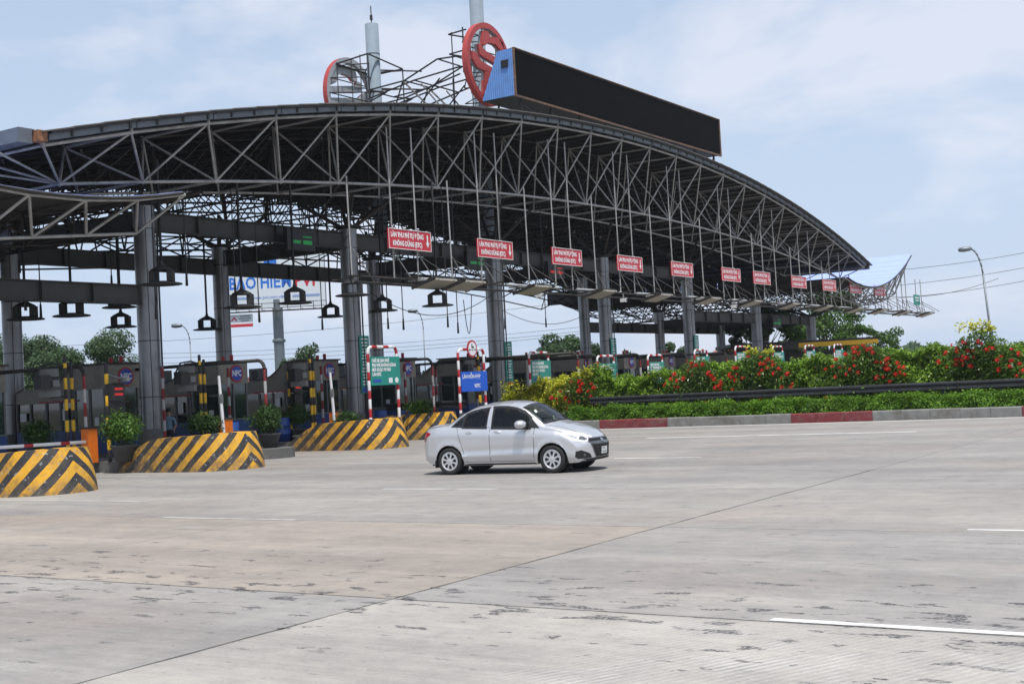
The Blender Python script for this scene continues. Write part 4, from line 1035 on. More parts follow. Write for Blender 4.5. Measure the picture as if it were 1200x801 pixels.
# ---------------------------------------------------------------- pendant lamps
def pendant():
    t = thing('pendant_lamp', 'x', 'lamp')
    MB().lathe([(.16, .10), (.30, .08), (.56, .03), (.62, .015), (.62, -.02), (.0, -.01)], 24).build('lamp_shade', M['lamp_black'], t, False)
    c = MB()
    c.lathe([(.04, .74), (.08, .60), (.32, .48), (.36, .43), (.0, .43)], 12)
    for a in (PHI, PHI+PI): c.box((math.cos(a)*.28, math.sin(a)*.28, .25), (.19, .30, .36), PHI)
    c.build('gear_cage', M['lamp_black'], t)
    return t
pe = pendant()
PL = [(30, 374, 43), (84, 370, 43), (142, 383, 52), (140, 360, 47), (190, 333, 40), (243, 386, 57), (284, 360, 43), (346, 355, 47), (388, 371, 58), (413, 346, 46.5), (449, 364, 54), (513, 358, 50)]
pdl = ['leftmost, beside the dark column', 'over the leftmost gap, second from the left', 'lower one left of the first big column', 'upper one left of the first big column', 'largest, just right of the first big column', 'small one beside the second column', 'in front of the blue billboard letters', 'in front of the billboard near its red letters', 'right of the billboard', 'in front of the third column', 'just right of the fourth column', 'alone in the sky under the second lamp panel']
def pix(u, v, z):
    return Vector((0, 0, HC)) + (fw + r2*((u-600)/FPX) - u2*((v-400.5)/FPX))*z
for i, (u, v, z) in enumerate(PL):
    p = pix(u, v, z); o = pe if i == 0 else copy_tree(pe); o.location = p
    tag(o, 'black pendant lamp '+pdl[i], 'lamp', 'black pendant lamps')
    top = min(zb(p.y)+.1, 10.4) if abs(p.y-57.9) < 33 else 6.9
    MB().tube((0, 0, .70), (0, 0, top-p.z), .045, 6).build('hanger_tube', M['lamp_black'], o)
# loose hanging rods with sensors
for i, (u, v, z, v1) in enumerate(((23, 318, 42, 288), (30, 362, 42, 285), (48, 370, 44, 285), (131, 335, 47, 290), (183, 372, 41, 292), (219, 333, 43, 312), (276, 345, 45, 280), (304, 376, 47, 290), (378, 385, 52, 300), (455, 384, 52, 320), (473, 385, 52, 330), (525, 382, 52, 345), (537, 389, 53, 345), (592, 384, 54, 345), (640, 382, 62, 345))):
    p = pix(u, v, z); t = thing('hanging_sensor', f'thin hanging rod with a small sensor tip under the canopy, {ordn(i)} from the left', 'sensor', p, 0, 'thin sensor rods')
    top = zb(p.y) if abs(p.y-57.9) < 33 else 6.8
    MB().tube((0, 0, .35), (0, 0, top-p.z), .022, 5).build('rod', M['lamp_black'], t); MB().tube((0, 0, -.05), (0, 0, .4), .05, 6, .035).build('sensor_tip', M['black'], t)

# ---------------------------------------------------------------- guardrails
def guardrail(x0, x1, y, zc, lab, posts=True, facing=-1):
    t = thing('guardrail', lab, 'guardrail', (0, y, 0)); 
    prof = [(-.155, 0), (-.12, .06), (-.06, .06), (-.02, 0), (.02, 0), (.06, .06), (.12, .06), (.155, 0)]
    x = x0
    while x < x1-.01:
        e = min(x+4, x1); mb = MB(); vs = []
        for xx in (x, e+.03): vs += [(xx, facing*b+(.006 if xx == x else 0), zc+a) for a, b in prof]
        mb.add(vs, [(k, k+1, k+9, k+8) for k in range(7)]); mb.build('rail_beam', M['guard'], t); x = e
    x = x0+.6
    while x < x1: MB().box((x, .12, (zc+.1)/2), (.12, .14, zc+.1)).build('rail_post', M['guard'], t); x += 2
guardrail(-26.9, 20, 46.95, 1.12, 'long dark guardrail running through the hedge bed between low and tall hedges')
guardrail(-35.5, -31.2, 44.0, 1.28, 'short dark guardrail end left of the hedge behind the car')

# ---------------------------------------------------------------- hedges
def hedge_strip(name, x0, x1, y0, y1, hfun, n, size, m, lab, seed, core=True, zlo=.3):
    zlo_ = hfun((x0+x1)/2)
    rg = np.random.RandomState(seed); t = thing(name, lab, 'hedge', (0, 0, 0))
    x = rg.uniform(x0, x1, n); kind_ = rg.rand(n)
    lw = .3 if zlo_ < 1 else 1
    h = np.array([hfun(a) for a in x]) + lw*(.10*np.sin(x*2.7+seed)+.07*np.sin(x*6.1)+.05*np.sin(x*13))
    y = rg.uniform(y0, y1, n); z = zlo+(h-zlo)*rg.rand(n)
    ft = kind_ < .5; lump = .10*np.sin(x*3.3+z*4)+.08*np.sin(x*7.7-z*5)
    y = np.where(ft, y0+lump+rg.normal(0, .06, n)+.25*((z-zlo)/(h-zlo+.01))**3, y)
    tp = (kind_ >= .5) & (kind_ < .93)
    bulge = lw*(.09*np.sin(x*3.9+y*3)+.07*np.sin(y*7+x*5))
    z = np.where(tp, h+bulge+rg.normal(0, .07, n), z)
    nn = np.where(ft[:, None], np.array([0, -.8, .5]), np.array([0, -.1, 1.0]))
    # end caps
    e = rg.rand(n) < .04; x = np.where(e, x0+rg.normal(0, .1, n), x)
    # sprigs sticking up
    sp = rg.rand(n) < .02; z = np.where(sp, h+rg.uniform(0, .20, n)*lw, z)
    quads('foliage', np.stack([x, y, z], 1), nn, rg.uniform(.7, 1.35, n)*size, m, t, .5, .55)
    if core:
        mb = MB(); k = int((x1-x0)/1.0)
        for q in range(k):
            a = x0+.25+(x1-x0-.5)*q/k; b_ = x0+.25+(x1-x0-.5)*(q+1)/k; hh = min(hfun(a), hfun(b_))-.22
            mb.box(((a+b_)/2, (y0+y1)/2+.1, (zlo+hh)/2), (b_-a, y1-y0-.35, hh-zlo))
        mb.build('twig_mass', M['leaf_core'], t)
    return t
def htall(x): 
    e = min(1, max(0, (x+31.6)/1.6))**.5
    return (1.12 + .72*e + .45*min(1, max(0, (x+28)/9)) + .08*math.sin(x*.8))
hedge_strip('hedge', -27.3, 6, 47.85, 49.6, htall, 110000, .058, M['hedge'], 'long tall bright green hedge behind the guardrail', 11)
hedge_strip('hedge', -31.7, -27.2, 47.6, 49.4, htall, 17000, .060, M['hedge_yellow'], 'yellowish green clipped bush at the left end of the hedge', 12)
hedge_strip('low_hedge', -27.2, 6, 45.95, 46.6, lambda x: .80+.03*math.sin(x*1.7), 50000, .042, M['hedge_low'], 'low clipped hedge strip along the kerb in front of the guardrail', 13)
hedge_strip('low_hedge', -31.3, -27.2, 46.0, 47.1, lambda x: .62, 3500, .07, M['foliage_dark'], 'dark low planting at the left end of the hedge bed', 14)
# ixora shrubs with flower heads

def flowerhead():
    rg = np.random.RandomState(9); n = 26; v = rg.normal(0, 1, (n, 3)); v[:, 2] = abs(v[:, 2]); v /= np.linalg.norm(v, axis=1)[:, None]
    o = quads('flower_head', v*np.array([.10, .10, .06]), v, np.full(n, .038), M['flower'], None, .9, .3); me = o.data; bpy.data.objects.remove(o); return me
fh_me = flowerhead()
def ixora(x, w, ztop, nf, nleaf, seed, lab, yellowtop=False, y=47.75):
    rg = np.random.RandomState(seed); t = thing('flowering_shrub', lab, 'shrub', (x, y, .3), 0, 'red flowering shrubs in the hedge')
    stm = MB()
    for k in range(14):
        a = rg.uniform(-1, 1); stm.tube((a*.3, rg.uniform(-.1, .3), 0), (a*w*.8, rg.uniform(-.3, .3), (ztop-.3)*rg.uniform(.75, 1.0)*(1-.25*abs(a))), .022, 4, .01)
    stm.build('stems', M['bark'], t)
    n = nleaf; px = rg.normal(0, .5, n).clip(-1.1, 1.1)*w; hh = (ztop-.3)*(1-.42*(abs(px)/w)**1.6); f = rg.beta(1.6, 1.0, n)
    pz = hh*f+rg.normal(0, .05, n); py = rg.normal(0, .28, n)-.15*np.sin(PI*f)
    quads('foliage', np.stack([px, py, pz], 1), np.array([0, -.5, .6])+np.zeros((n, 3)), rg.uniform(.7, 1.4, n)*.066, M['ixora'], t, .38, .7)
    if yellowtop:
        n2 = 260; sp = rg.randint(0, 7, n2); cx = rg.uniform(-.45, .45, 7)*w; hz_ = rg.uniform(.1, .55, 7); f2 = rg.rand(n2)
        quads('young_leaves', np.stack([cx[sp]+rg.normal(0, .09, n2), rg.normal(0, .1, n2), ztop-.35+f2*hz_[sp]], 1), np.array([0, -.3, .8])+np.zeros((n2, 3)), rg.uniform(.7, 1.3, n2)*.08, M['hedge_yellow'], t, .45, .7)
    for k in range(nf):
        a = rg.uniform(-1, 1); h = (ztop-.3)*(1-.42*abs(a)**1.6); f = 1-abs(rg.normal(0, .33)); f = max(.25, f)
        o = link('flower_head', fh_me, t, (a*w, -.30-rg.uniform(0, .22)-.1*(1-f), h*f+.03)); s = rg.uniform(.55, 1.15); o.scale = (s, s, s); o.rotation_euler = (rg.uniform(.2, .9), rg.uniform(-.4, .4), 0)
ixora(-27.7, 1.2, 2.2, 26, 1600, 1, 'red flowering shrub at the left end of the hedge with tall yellowish shoots', True, 47.5)
ixora(-22.3, 1.35, 2.62, 26, 2600, 2, 'red flowering shrub in the middle of the hedge left of the far canopy columns')
ixora(-19.5, 1.4, 2.7, 34, 3000, 4, 'red flowering shrub with yellow shoots in front of the far canopy columns', True)
ixora(-15.3, 1.6, 2.8, 52, 3800, 5, 'broad densely flowering red shrub under the right canopy tip')
ixora(-11.1, 1.5, 3.05, 40, 3800, 6, 'tallest red flowering shrub at the right beside the street lamp', True)
ixora(-8.3, .9, 2.3, 3, 1200, 7, 'leafy shrub with few flowers at the right picture edge')

# blue drums by the barrier machines, traffic cones, loose cables
def drum(x, y, lab):
    t = thing('blue_drum', lab, 'drum', (x, y, .32), 0, 'blue drums on the islands')
    MB().lathe([(0, 0), (.29, 0), (.29, .28), (.305, .29), (.29, .30), (.29, .58), (.305, .59), (.29, .60), (.29, .86), (.27, .88), (0, .87)], 24).build('drum_body', M['drum_blue'], t, True)
    MB().lathe([(0, .885), (.04, .885), (.04, .90), (0, .90)], 10, 'Z', (.12, 0, 0)).build('bung', M['black'], t)
drum(-31.9, 31.1, 'blue plastic drum beside the orange barrier machine above the second striped island'); drum(-33.2, 35.0, 'blue plastic drum in the shade near the third striped island'); drum(-34.0, 41.7, 'blue drum behind the round potted shrub right of the green sign')
def cable(a, b, sag, lab):
    a, b = Vector(a), Vector(b); n = 14; pts = [a.lerp(b, k/n)-Vector((0, 0, 4*sag*(k/n)*(1-k/n))) for k in range(n+1)]
    tag(MB().path(pts, .018, 4).build('hanging_cable', M['lamp_black']), lab, 'cable', 'loose cables under the canopy')
cable((-31.5, 28.0, 8.3), (-35.0, 30.8, 5.2), .5, 'thin loose cable crossing beside the first big column')
cable((-33.6, 34.0, 7.8), (-34.6, 41.0, 8.6), .9, 'thin loose cable sagging between the first two front columns')
cable((-34.5, 42.0, 6.2), (-34.6, 51.8, 6.6), 1.1, 'thin sagging cable right of the third column')
cable((-31.0, 44.5, 5.9), (-33.2, 47.0, 5.9), 1.6, 'looped cable hanging under the second lamp panel')
cable((-42.3, 63.5, 6.6), (-42.3, 73.8, 6.4), .8, 'thin cable sagging between far columns')
# ================================================================== CAR
def clampi(x, xs, ys): return float(np.interp(x, xs, ys))
def build_car(name, label, paint, loc, rz):
    t = thing(name, label, 'car', loc, rz)
    Lc = 3.99; XR, XFt = .775, 3.225      # axles, x forward from the rear bumper
    KX = [0, .03, .08, .16, .45, .62, .80, 1.0, 1.25, 1.55, 1.9, 2.2, 2.45, 2.62, 2.85, 3.08, 3.16, 3.4, 3.62, 3.78, 3.88, 3.94, 3.99]
    KT = [.86, .98, 1.035, 1.06, 1.085, 1.115, 1.22, 1.335, 1.435, 1.495, 1.52, 1.51, 1.475, 1.42, 1.27, 1.10, 1.05, .99, .915, .84, .765, .70, .60]
    def ztop(x): return clampi(x, KX, KT)
    def zsh(x): return clampi(x, [0, .05, .2, .5, .9, 1.75, 2.6, 3.05, 3.3, 3.55, 3.75, 3.88, 3.99], [.84, .93, .97, .99, .985, .955, .925, .91, .885, .83, .755, .68, .56])
    def zrl(x): return clampi(x, [0, .1, .5, .68, .85, 1.05, 1.25, 1.55, 1.9, 2.2, 2.4, 2.58, 2.85, 3.06, 3.16, 3.5, 3.78, 3.92, 3.99], [.85, .99, 1.04, 1.06, 1.16, 1.275, 1.36, 1.42, 1.445, 1.43, 1.385, 1.31, 1.13, .98, .965, .90, .80, .70, .59])
    def yrl(x): return clampi(x, [0, .3, .6, .8, 1.2, 1.6, 2.2, 2.6, 2.9, 3.08, 3.2, 3.6, 3.99], [.60, .66, .64, .60, .56, .555, .565, .60, .66, .70, .70, .66, .56])
    def W(x): return clampi(x, [0, .1, .4, .9, 2.0, 2.9, 3.3, 3.65, 3.9, 3.99], [.72, .775, .815, .83, .83, .83, .825, .80, .76, .73])
    def zbot(x): return clampi(x, [0, .15, .4, 1.1, 2.9, 3.5, 3.9, 3.99], [.30, .24, .20, .185, .185, .19, .20, .235])
    nx = 170; xs = np.linspace(0, Lc, nx)
    NS, NG, NR = 16, 10, 12
    def section(x):
        w_ = W(x); zb_, zs = zbot(x), zsh(x); yr, zr, ztp = yrl(x), zrl(x), ztop(x); pts = []
        for k in range(NS):
            f = k/NS; z = zb_+(zs-zb_)*f
            # body side: tuck under at the sill, widest at 55%, slight crease near the bottom and shoulder
            y = w_ - .075*max(0, (.28-f)/.28)**2 - .018*max(0, (f-.84)/.16)-.055*max(0, (f-.84)/.16)**1.5 - .022*max(0, (.84-f)/.84)
            cr = .24+.10*(x-1.0)/2.0; y += .016*math.exp(-((f-cr)/.05)**2) * (1 if 1.0 < x < 2.9 else .3) - .010*math.exp(-((f-cr-.14)/.07)**2)*(1 if 1.0 < x < 2.9 else .2)
            y += .004*math.exp(-((f-.84)/.03)**2)
            # wheel arch flare
            for xa in (XR, XFt):
                r = math.hypot(x-xa, z-.30); y += .014*math.exp(-((r-.36)/.05)**2)
            pts.append((y, z))
        y0 = w_-.063; 
        for k in range(NG):
            f = k/NG; z = zs+(zr-zs)*f; y = y0+(yr-y0)*f + .022*math.sin(PI*f)
            pts.append((y, z))
        for k in range(NR+1):
            f = k/NR; 
            y = yr*(1-f); z = zr+(ztp-zr)*(1-(1-f)**2.2)
            pts.append((y, z))
        return pts
    def sweep(x, y):
        a = (abs(y)/.80)
        s_ = 0
        if x > 3.1: s_ -= .30*((x-3.1)/.89)**2*a**2.6
        if x < .7: s_ += .17*((.7-x)/.7)**2*a**3
        # windscreen & rear screen bow
        return s_
    ver = []; idx = {}
    m_ = NS+NG+NR+1
    secs = [section(x) for x in xs]
    V = np.zeros((nx, 2*m_-1, 3))
    for i, x in enumerate(xs):
        s_ = secs[i]
        for j in range(m_):
            y, z = s_[j]; xx = x
            # snap the wheel arch edges
            if j < NS+2:
                for xa in (XR, XFt):
                    dx, dz = xx-xa, z-.29; r = math.hypot(dx, dz)
                    if .315 < r < .345 and z > .2: xx = xa+dx*.335/r; z = .29+dz*.335/r
            V[i, j] = (xx+sweep(x, y), -y, z); V[i, 2*m_-2-j] = (xx+sweep(x, y), y, z)
    mc = 2*m_-1; verts = [tuple(v) for v in V.reshape(-1, 3)]; faces = []
    for i in range(nx-1):
        for j in range(mc-1):
            q = (i*mc+j, (i+1)*mc+j, (i+1)*mc+j+1, i*mc+j+1)
            c = (V[i, j]+V[i+1, j]+V[i+1, j+1]+V[i, j+1])/4
            if abs(c[1]) > .45 and c[2] < .68 and any(math.hypot(c[0]-xa, c[2]-.29) < .334 for xa in (XR, XFt)): continue
            faces.append(q)
    # front and rear fascia caps (rows joined left to right), with a little vertical curvature
    for end, i in ((0, 0), (1, nx-1)):
        cols = 18; rows = []
        for j in range(m_):
            y, z = secs[i][j]; row = []
            for k in range(cols+1):
                yy = -y+2*y*k/cols
                if k == 0: row.append(i*mc+j); continue
                if k == cols: row.append(i*mc+2*m_-2-j); continue
                x = xs[i]; bul = (.035*math.sin(PI*min(1, max(0, (z-.2)/.75))) if j < NS+NG else 0)
                fade = math.sin(PI*k/cols)**.4
                verts.append((x+sweep(x, yy)+(bul if end else -bul)*fade, yy, z)); row.append(len(verts)-1)
            rows.append(row)
        for a, b in zip(rows[:-1], rows[1:]):
            for k in range(cols):
                q = (a[k], a[k+1], b[k+1], b[k]); faces.append(q if end else q[::-1])
    # pull the ragged arch boundary onto a clean circle
    used = {}
    for q in faces:
        for a, b in zip(q, q[1:]+q[:1]): used[(min(a, b), max(a, b))] = used.get((min(a, b), max(a, b)), 0)+1
    for (a, b), c_ in used.items():
        if c_ != 1: continue
        for k in (a, b):
            x, y, z = verts[k]
            if abs(y) < .45: continue
            for xa in (XR, XFt):
                r = math.hypot(x-xa, z-.29)
                if .28 < r < .40 and z > .215: verts[k] = (xa+(x-xa)*.338/r, y, .29+(z-.29)*.338/r)
    me = bpy.data.meshes.new('body'); me.from_pydata(verts, [], faces)
    bm = bmesh.new(); bm.from_mesh(me); bmesh.ops.remove_doubles(bm, verts=bm.verts, dist=.0006)
    bmesh.ops.dissolve_degenerate(bm, dist=.0004, edges=bm.edges); bmesh.ops.recalc_face_normals(bm, faces=bm.faces)
    bvh = BVHTree.FromBMesh(bm); bm.to_mesh(me); bm.free()
    me.polygons.foreach_set('use_smooth', [True]*len(me.polygons)); me.set_sharp_from_angle(angle=math.radians(38)); me.materials.append(paint)
    body = link('body', me, t)
    def inpoly(x, y, P):
        c = False; n = len(P)
        for i in range(n):
            (x1, y1), (x2, y2) = P[i], P[(i+1) % n]
            if (y1 > y) != (y2 > y) and x < (x2-x1)*(y-y1)/(y2-y1+1e-12)+x1: c = not c
        return c
    def ringpolys(P, g):
        Q = grow(P, g); n = len(P); return [[P[i], P[(i+1) % n], Q[(i+1) % n], Q[i]] for i in range(n)]
    def patch(nm, poly, axis, off, m, parent=None, res=.04, sgn=1, thick=0, polys=None):
        # poly in (x,z) for axis 'Y', (y,z) for 'X', (x,y) for 'Z'; projected onto the body from outside
        b_ = bmesh.new(); mk = {'Y': lambda a, c: (a, 0, c), 'X': lambda a, c: (0, a, c), 'Z': lambda a, c: (a, c, 0)}[axis]
        for P_1 in (polys or [poly]): b_.faces.new([b_.verts.new(mk(a, c)) for a, c in P_1])
        allp = [p for P_1 in (polys or [poly]) for p in P_1]
        mins = [min(p[k] for p in allp) for k in (0, 1)]; maxs = [max(p[k] for p in allp) for k in (0, 1)]
        ax = {'Y': (0, 2), 'X': (1, 2), 'Z': (0, 1)}[axis]
        for k in (0, 1):
            q = mins[k]+res
            while q < maxs[k]:
                co = [0, 0, 0]; no = [0, 0, 0]; co[ax[k]] = q; no[ax[k]] = 1
                bmesh.ops.bisect_plane(b_, geom=b_.verts[:]+b_.edges[:]+b_.faces[:], plane_co=co, plane_no=no); q += res
        bmesh.ops.triangulate(b_, faces=[f for f in b_.faces if len(f.verts) > 4])
        d = {'Y': Vector((0, -sgn, 0)), 'X': Vector((-sgn, 0, 0)), 'Z': Vector((0, 0, -1))}[axis]
        for v in b_.verts:
            o = v.co.copy() - d*6; h = bvh.ray_cast(o, d)
            if h[0] is None: h = bvh.find_nearest(v.co-d*.8 if axis != 'X' else Vector((2+2*sgn, v.co.y, v.co.z)))
            n_ = h[1] if h[1].dot(d) < 0 else -h[1]
            v.co = h[0]+n_*off
        bmesh.ops.recalc_face_normals(b_, faces=b_.faces)
        mm = bpy.data.meshes.new(nm); b_.normal_update()
        # orient outward
        if b_.faces and sum((f.normal.dot(-d) for f in b_.faces)) < 0: bmesh.ops.reverse_faces(b_, faces=b_.faces)
        b_.to_mesh(mm); b_.free(); mm.materials.append(m); mm.polygons.foreach_set('use_smooth', [True]*len(mm.polygons))
        return link(nm, mm, parent or t)
    def grow(poly, g):
        cx = sum(p[0] for p in poly)/len(poly); cz = sum(p[1] for p in poly)/len(poly); o_ = []
        n = len(poly)
        for i in range(n):
            p0, p1, p2 = [Vector(poly[(i+k) % n]) for k in (-1, 0, 1)]
            e1 = (p1-p0).normalized(); e2 = (p2-p1).normalized(); n1 = Vector((e1.y, -e1.x)); n2 = Vector((e2.y, -e2.x)); b_ = (n1+n2)
            b_ = b_/max(.35, b_.length**2/2) ; o_.append(tuple(p1+b_*g*.999))
        A = sum(poly[i][0]*poly[(i+1) % n][1]-poly[(i+1) % n][0]*poly[i][1] for i in range(n))
        return o_ if A > 0 else [tuple(2*Vector(poly[i])-Vector(o_[i])) for i in range(n)]
    openings = []
    for sg in (1, -1):
        # daylight opening, x increasing to the front
        top = [(x, zrl(x)-.045) for x in (1.12, 1.3, 1.55, 1.85, 2.15, 2.35, 2.55)]
        dlo = [(.80, zsh(.8)+.030), (1.75, zsh(1.75)+.022), (2.55, zsh(2.55)+.02), (2.93, zsh(2.93)+.02), (2.93, zsh(2.93)+.04), (2.75, 1.125)] + [(x, z) for x, z in top[::-1]] + [(.95, 1.14), (.80, zsh(.8)+.05)]
        r_ = [(1.13, zsh(1.2)+.04), (1.66, zsh(1.66)+.035), (1.69, zrl(1.69)-.065)] + [(x, zrl(x)-.065) for x in (1.5, 1.3, 1.15)]
        patch('rear_side_window', r_, 'Y', .007, M['car_glass'], sgn=sg, res=.06)
        q_ = [(.87, zsh(.87)+.05), (1.09, zsh(1.1)+.045), (1.10, 1.225), (.98, 1.145)]
        patch('quarter_window', q_, 'Y', .007, M['quarter_glass'], sgn=sg, res=.05)
        f_ = [(1.84, zsh(1.84)+.035), (2.70, zsh(2.7)+.033), (2.70, 1.14)] + [(x, zrl(x)-.062) for x in (2.55, 2.35, 2.15, 1.95, 1.83)]
        patch('front_side_window', f_, 'Y', .007, M['car_glass'], sgn=sg, res=.06)
        for P_2, gg in ((r_, .042), (q_, .028), (f_, .046)):
            patch('window_seal', None, 'Y', .004, M['car_trim'], sgn=sg, res=.06, polys=ringpolys(P_2, gg))
            openings.append(('Y', P_2))
        patch('mirror_corner', [(2.73, zsh(2.73)+.02), (2.95, zsh(2.93)+.02), (2.73, 1.145)], 'Y', .006, M['car_trim'], sgn=sg, res=.06)
        patch('b_pillar', [(1.70, zsh(1.7)+.03), (1.80, zsh(1.8)+.03), (1.80, zrl(1.8)-.055), (1.72, zrl(1.72)-.055)], 'Y', .009, paint, sgn=sg, res=.06)
        # doors gaps
        for nm, pl in (('door_gap', [(1.765, .26), (1.775, .26), (1.785, .95), (1.775, .95)]), ('door_gap', [(2.80, .26), (2.81, .26), (2.835, .93), (2.825, .93)]),
                       ('door_gap', [(1.16, .36), (1.17, .36), (1.10, .60), (1.02, .86), (.97, 1.0), (.96, 1.0), (1.01, .86), (1.09, .60)]),
                       ('door_gap', [(1.16, .262), (2.80, .262), (2.80, .270), (1.16, .270)])):
            patch(nm, pl, 'Y', .0025, M['gap'], sgn=sg, res=.08)
        for x in (1.28, 2.10-.12+.0):
            patch('handle_recess_shade', [(x+q*math.cos(a), .875+.028*math.sin(a)) for a in np.linspace(0, 2*PI, 13)[:-1] for q in (.075,)], 'Y', .0035, M['handle_shadow'], sgn=sg, res=.05)
            y_ = -sg
        for x in (1.27, 1.97):
            hb = MB(); hb.tube((x-.085, sg*(.795), .885), (x+.085, sg*(.800), .882), .017, 8); hb.tube((x-.08, sg*.75, .885), (x-.08, sg*.795, .885), .012, 6); hb.tube((x+.08, sg*.75, .885), (x+.08, sg*.80, .885), .012, 6)
            hb.build('door_handle', paint, t, True)
        # mirror
        mr = MB(); mr.lathe([(0, -.10), (.05, -.085), (.078, -.03), (.082, .03), (.06, .075), (0, .09)], 14, 'Y', (0, 0, 0))
        mo = mr.build('mirror', paint, t, True); mo.scale = (1.6, 1.25, 1.08); mo.location = (2.58, sg*.93, 1.03)
        MB().tube((2.66, sg*.76, .955), (2.63, sg*.86, .985), .03, 8, .022).build('mirror_arm', M['car_trim'], t, True)
        # lamps
        hl = [(3.38, .805), (3.50, .735), (3.66, .655), (3.86, .605), (3.95, .645), (3.90, .72), (3.78, .79), (3.58, .845)]
        patch('headlight', hl, 'Y', .004, M['headlamp'], sgn=sg, res=.04)
        patch('headlight_bezel', [(3.50, .785), (3.62, .735), (3.73, .69), (3.74, .72), (3.64, .768), (3.55, .795)], 'Y', .008, M['chrome'], sgn=sg, res=.05)
        patch('headlight_bezel', [(3.77, .675), (3.86, .645), (3.88, .67), (3.82, .72), (3.77, .735)], 'Y', .008, M['lamp_dark'], sgn=sg, res=.05)
        tl = [(.015, .93), (.03, .80), (.07, .70), (.12, .70), (.17, .78), (.30, .86), (.31, .90), (.15, .93)]
        patch('tail_light', tl, 'Y', .006, M['tail_red'], sgn=sg, res=.04)
        patch('side_repeater', [(3.0, .80), (3.05, .80), (3.05, .825), (3.0, .825)], 'Y', .004, M['orange'], sgn=sg, res=.05) if 0 else None
        # black wheel arch lips & sill
        for xa in (XR, XFt):
            lip = MB(); n = 22
            for k in range(n):
                a0 = -.28+ (PI+.56)*k/n; a1 = -.28+(PI+.56)*(k+1)/n
                for r0, r1, y0_, y1_ in ((.337, .322, W(xa)-.012, W(xa)-.03),):
                    lip.add([(xa+math.cos(a0)*r0, sg*y0_, .29+math.sin(a0)*r0), (xa+math.cos(a1)*r0, sg*y0_, .29+math.sin(a1)*r0), (xa+math.cos(a1)*r1, sg*(y1_-.2), .29+math.sin(a1)*r1), (xa+math.cos(a0)*r1, sg*(y1_-.2), .29+math.sin(a0)*r1)], [(0, 1, 2, 3)])
            lip.build('wheel_arch_liner', M['black'], t, True)
            MB().lathe([(0, 0), (.34, 0), (.34, .05), (0, .05)], 24, 'Y', (xa, sg*.53-.025, .30)).build('wheel_well', M['black'], t)
            wh = bpy.data.objects.new('wheel', None); C.objects.link(wh); wh.parent = t; wh.location = (xa, sg*.735, .288); wh.rotation_euler = (0, .3+xa, 0)
            s = sg
            prof = [(.200, -.085*s), (.255, -.092*s), (.283, -.078*s), (.288, -.05*s), (.288, .05*s), (.283, .078*s), (.255, .092*s), (.205, .088*s), (.195, .06*s)]
            MB().lathe(prof, 40, 'Y').build('tyre', M['tyre'], wh, True)
            MB().lathe([(.0, .02*s), (.19, .03*s), (.195, .05*s)], 36, 'Y').build('wheel_back', M['black'], wh, True)
            rim = MB(); rim.lathe([(.202, .084*s), (.196, .09*s), (.180, .086*s), (.172, .075*s)], 40, 'Y'); 
            rim.lathe([(.0, .085*s), (.035, .086*s), (.05, .08*s), (.055, .07*s)], 20, 'Y')
            rim.build('rim', M['hubcap'], wh, True)
            MB().lathe([(.0, .080*s), (.10, .083*s), (.185, .078*s)], 36, 'Y').build('hubcap', M['hubcap'], wh, True)
            sl_ = MB()
            for k in range(8):
                a = 2*PI*(k+.5)/8; ps = []
                for q in range(10):
                    b_ = 2*PI*q/10; rr_ = .118+.046*math.cos(b_); tt = .031*math.sin(b_)*(1.25 if math.cos(b_) > 0 else .7); ps.append((math.cos(a)*rr_-math.sin(a)*tt, math.sin(a)*rr_+math.cos(a)*tt))
                sl_.prism(ps if s > 0 else ps[::-1], .003, lambda p, q, h: (p, (.0825+h)*s, q))
            sl_.build('hubcap_slots', M['grille'], wh)
            sp = MB()
            for k in range(0):
                a = 2*PI*k/7
                for da in (-.20, .20):
                    r0, r1 = .045, .182; a0 = a+da*.45; a1 = a+da*1.45; wd = .015
                    p0 = Vector((math.cos(a0)*r0, .078*s, math.sin(a0)*r0)); p1 = Vector((math.cos(a1)*r1, .080*s, math.sin(a1)*r1)); q = (p1-p0).normalized().cross(Vector((0, 1, 0)))*wd
                    vs = [p0-q*.7, p0+q*.7, p1+q*1.15, p1-q*1.15]; vs2 = [v-Vector((0, .03*s, 0)) for v in vs]
                    sp.add(vs+vs2, [(0, 1, 2, 3), (0, 4, 5, 1), (1, 5, 6, 2), (2, 6, 7, 3), (3, 7, 4, 0)])
    # windscreen, rear screen
    def ybow(pts): return pts
    def strip_glass(nm, x0, x1, w0, w1, off, m, gr=0):
        n = 8; A = []
        for k in range(n+1): 
            y = -w0+2*w0*k/n; A.append((x0+ (-.06 if x0 > 2 else .0)*(y/w0)**2+ (gr if x0 < x1 else -gr)*-1, y))
        Bp = []
        for k in range(n+1):
            y = w1-2*w1*k/n; Bp.append((x1+(-.10 if x1 > 2 else .06)*(y/w1)**2+(gr if x0 < x1 else -gr), y))
        if off > .005: openings.append(('Z', A+Bp)); patch(nm, A+Bp, 'Z', off, m, res=.06); patch(nm+'_seal', None, 'Z', .004, M['car_trim'], res=.06, polys=ringpolys(A+Bp, .026))
    strip_glass('windscreen', 2.56, 3.10, .54, .655, .007, M['screen_glass'])
    strip_glass('rear_screen', .68, 1.15, .57, .50, .007, M['screen_glass'])
    # cut the openings out of the shell, then furnish the cabin
    b3 = bmesh.new(); b3.from_mesh(me); dead = []
    for f in b3.faces:
        c = f.calc_center_median()
        for ax_, P_3 in openings:
            if ax_ == 'Y':
                if abs(c.y) > .45 and c.z > .9 and abs(f.normal.y) > .35 and inpoly(c.x, c.z, P_3): dead.append(f); break
            elif f.normal.z > .2 and inpoly(c.x, c.y, P_3): dead.append(f); break
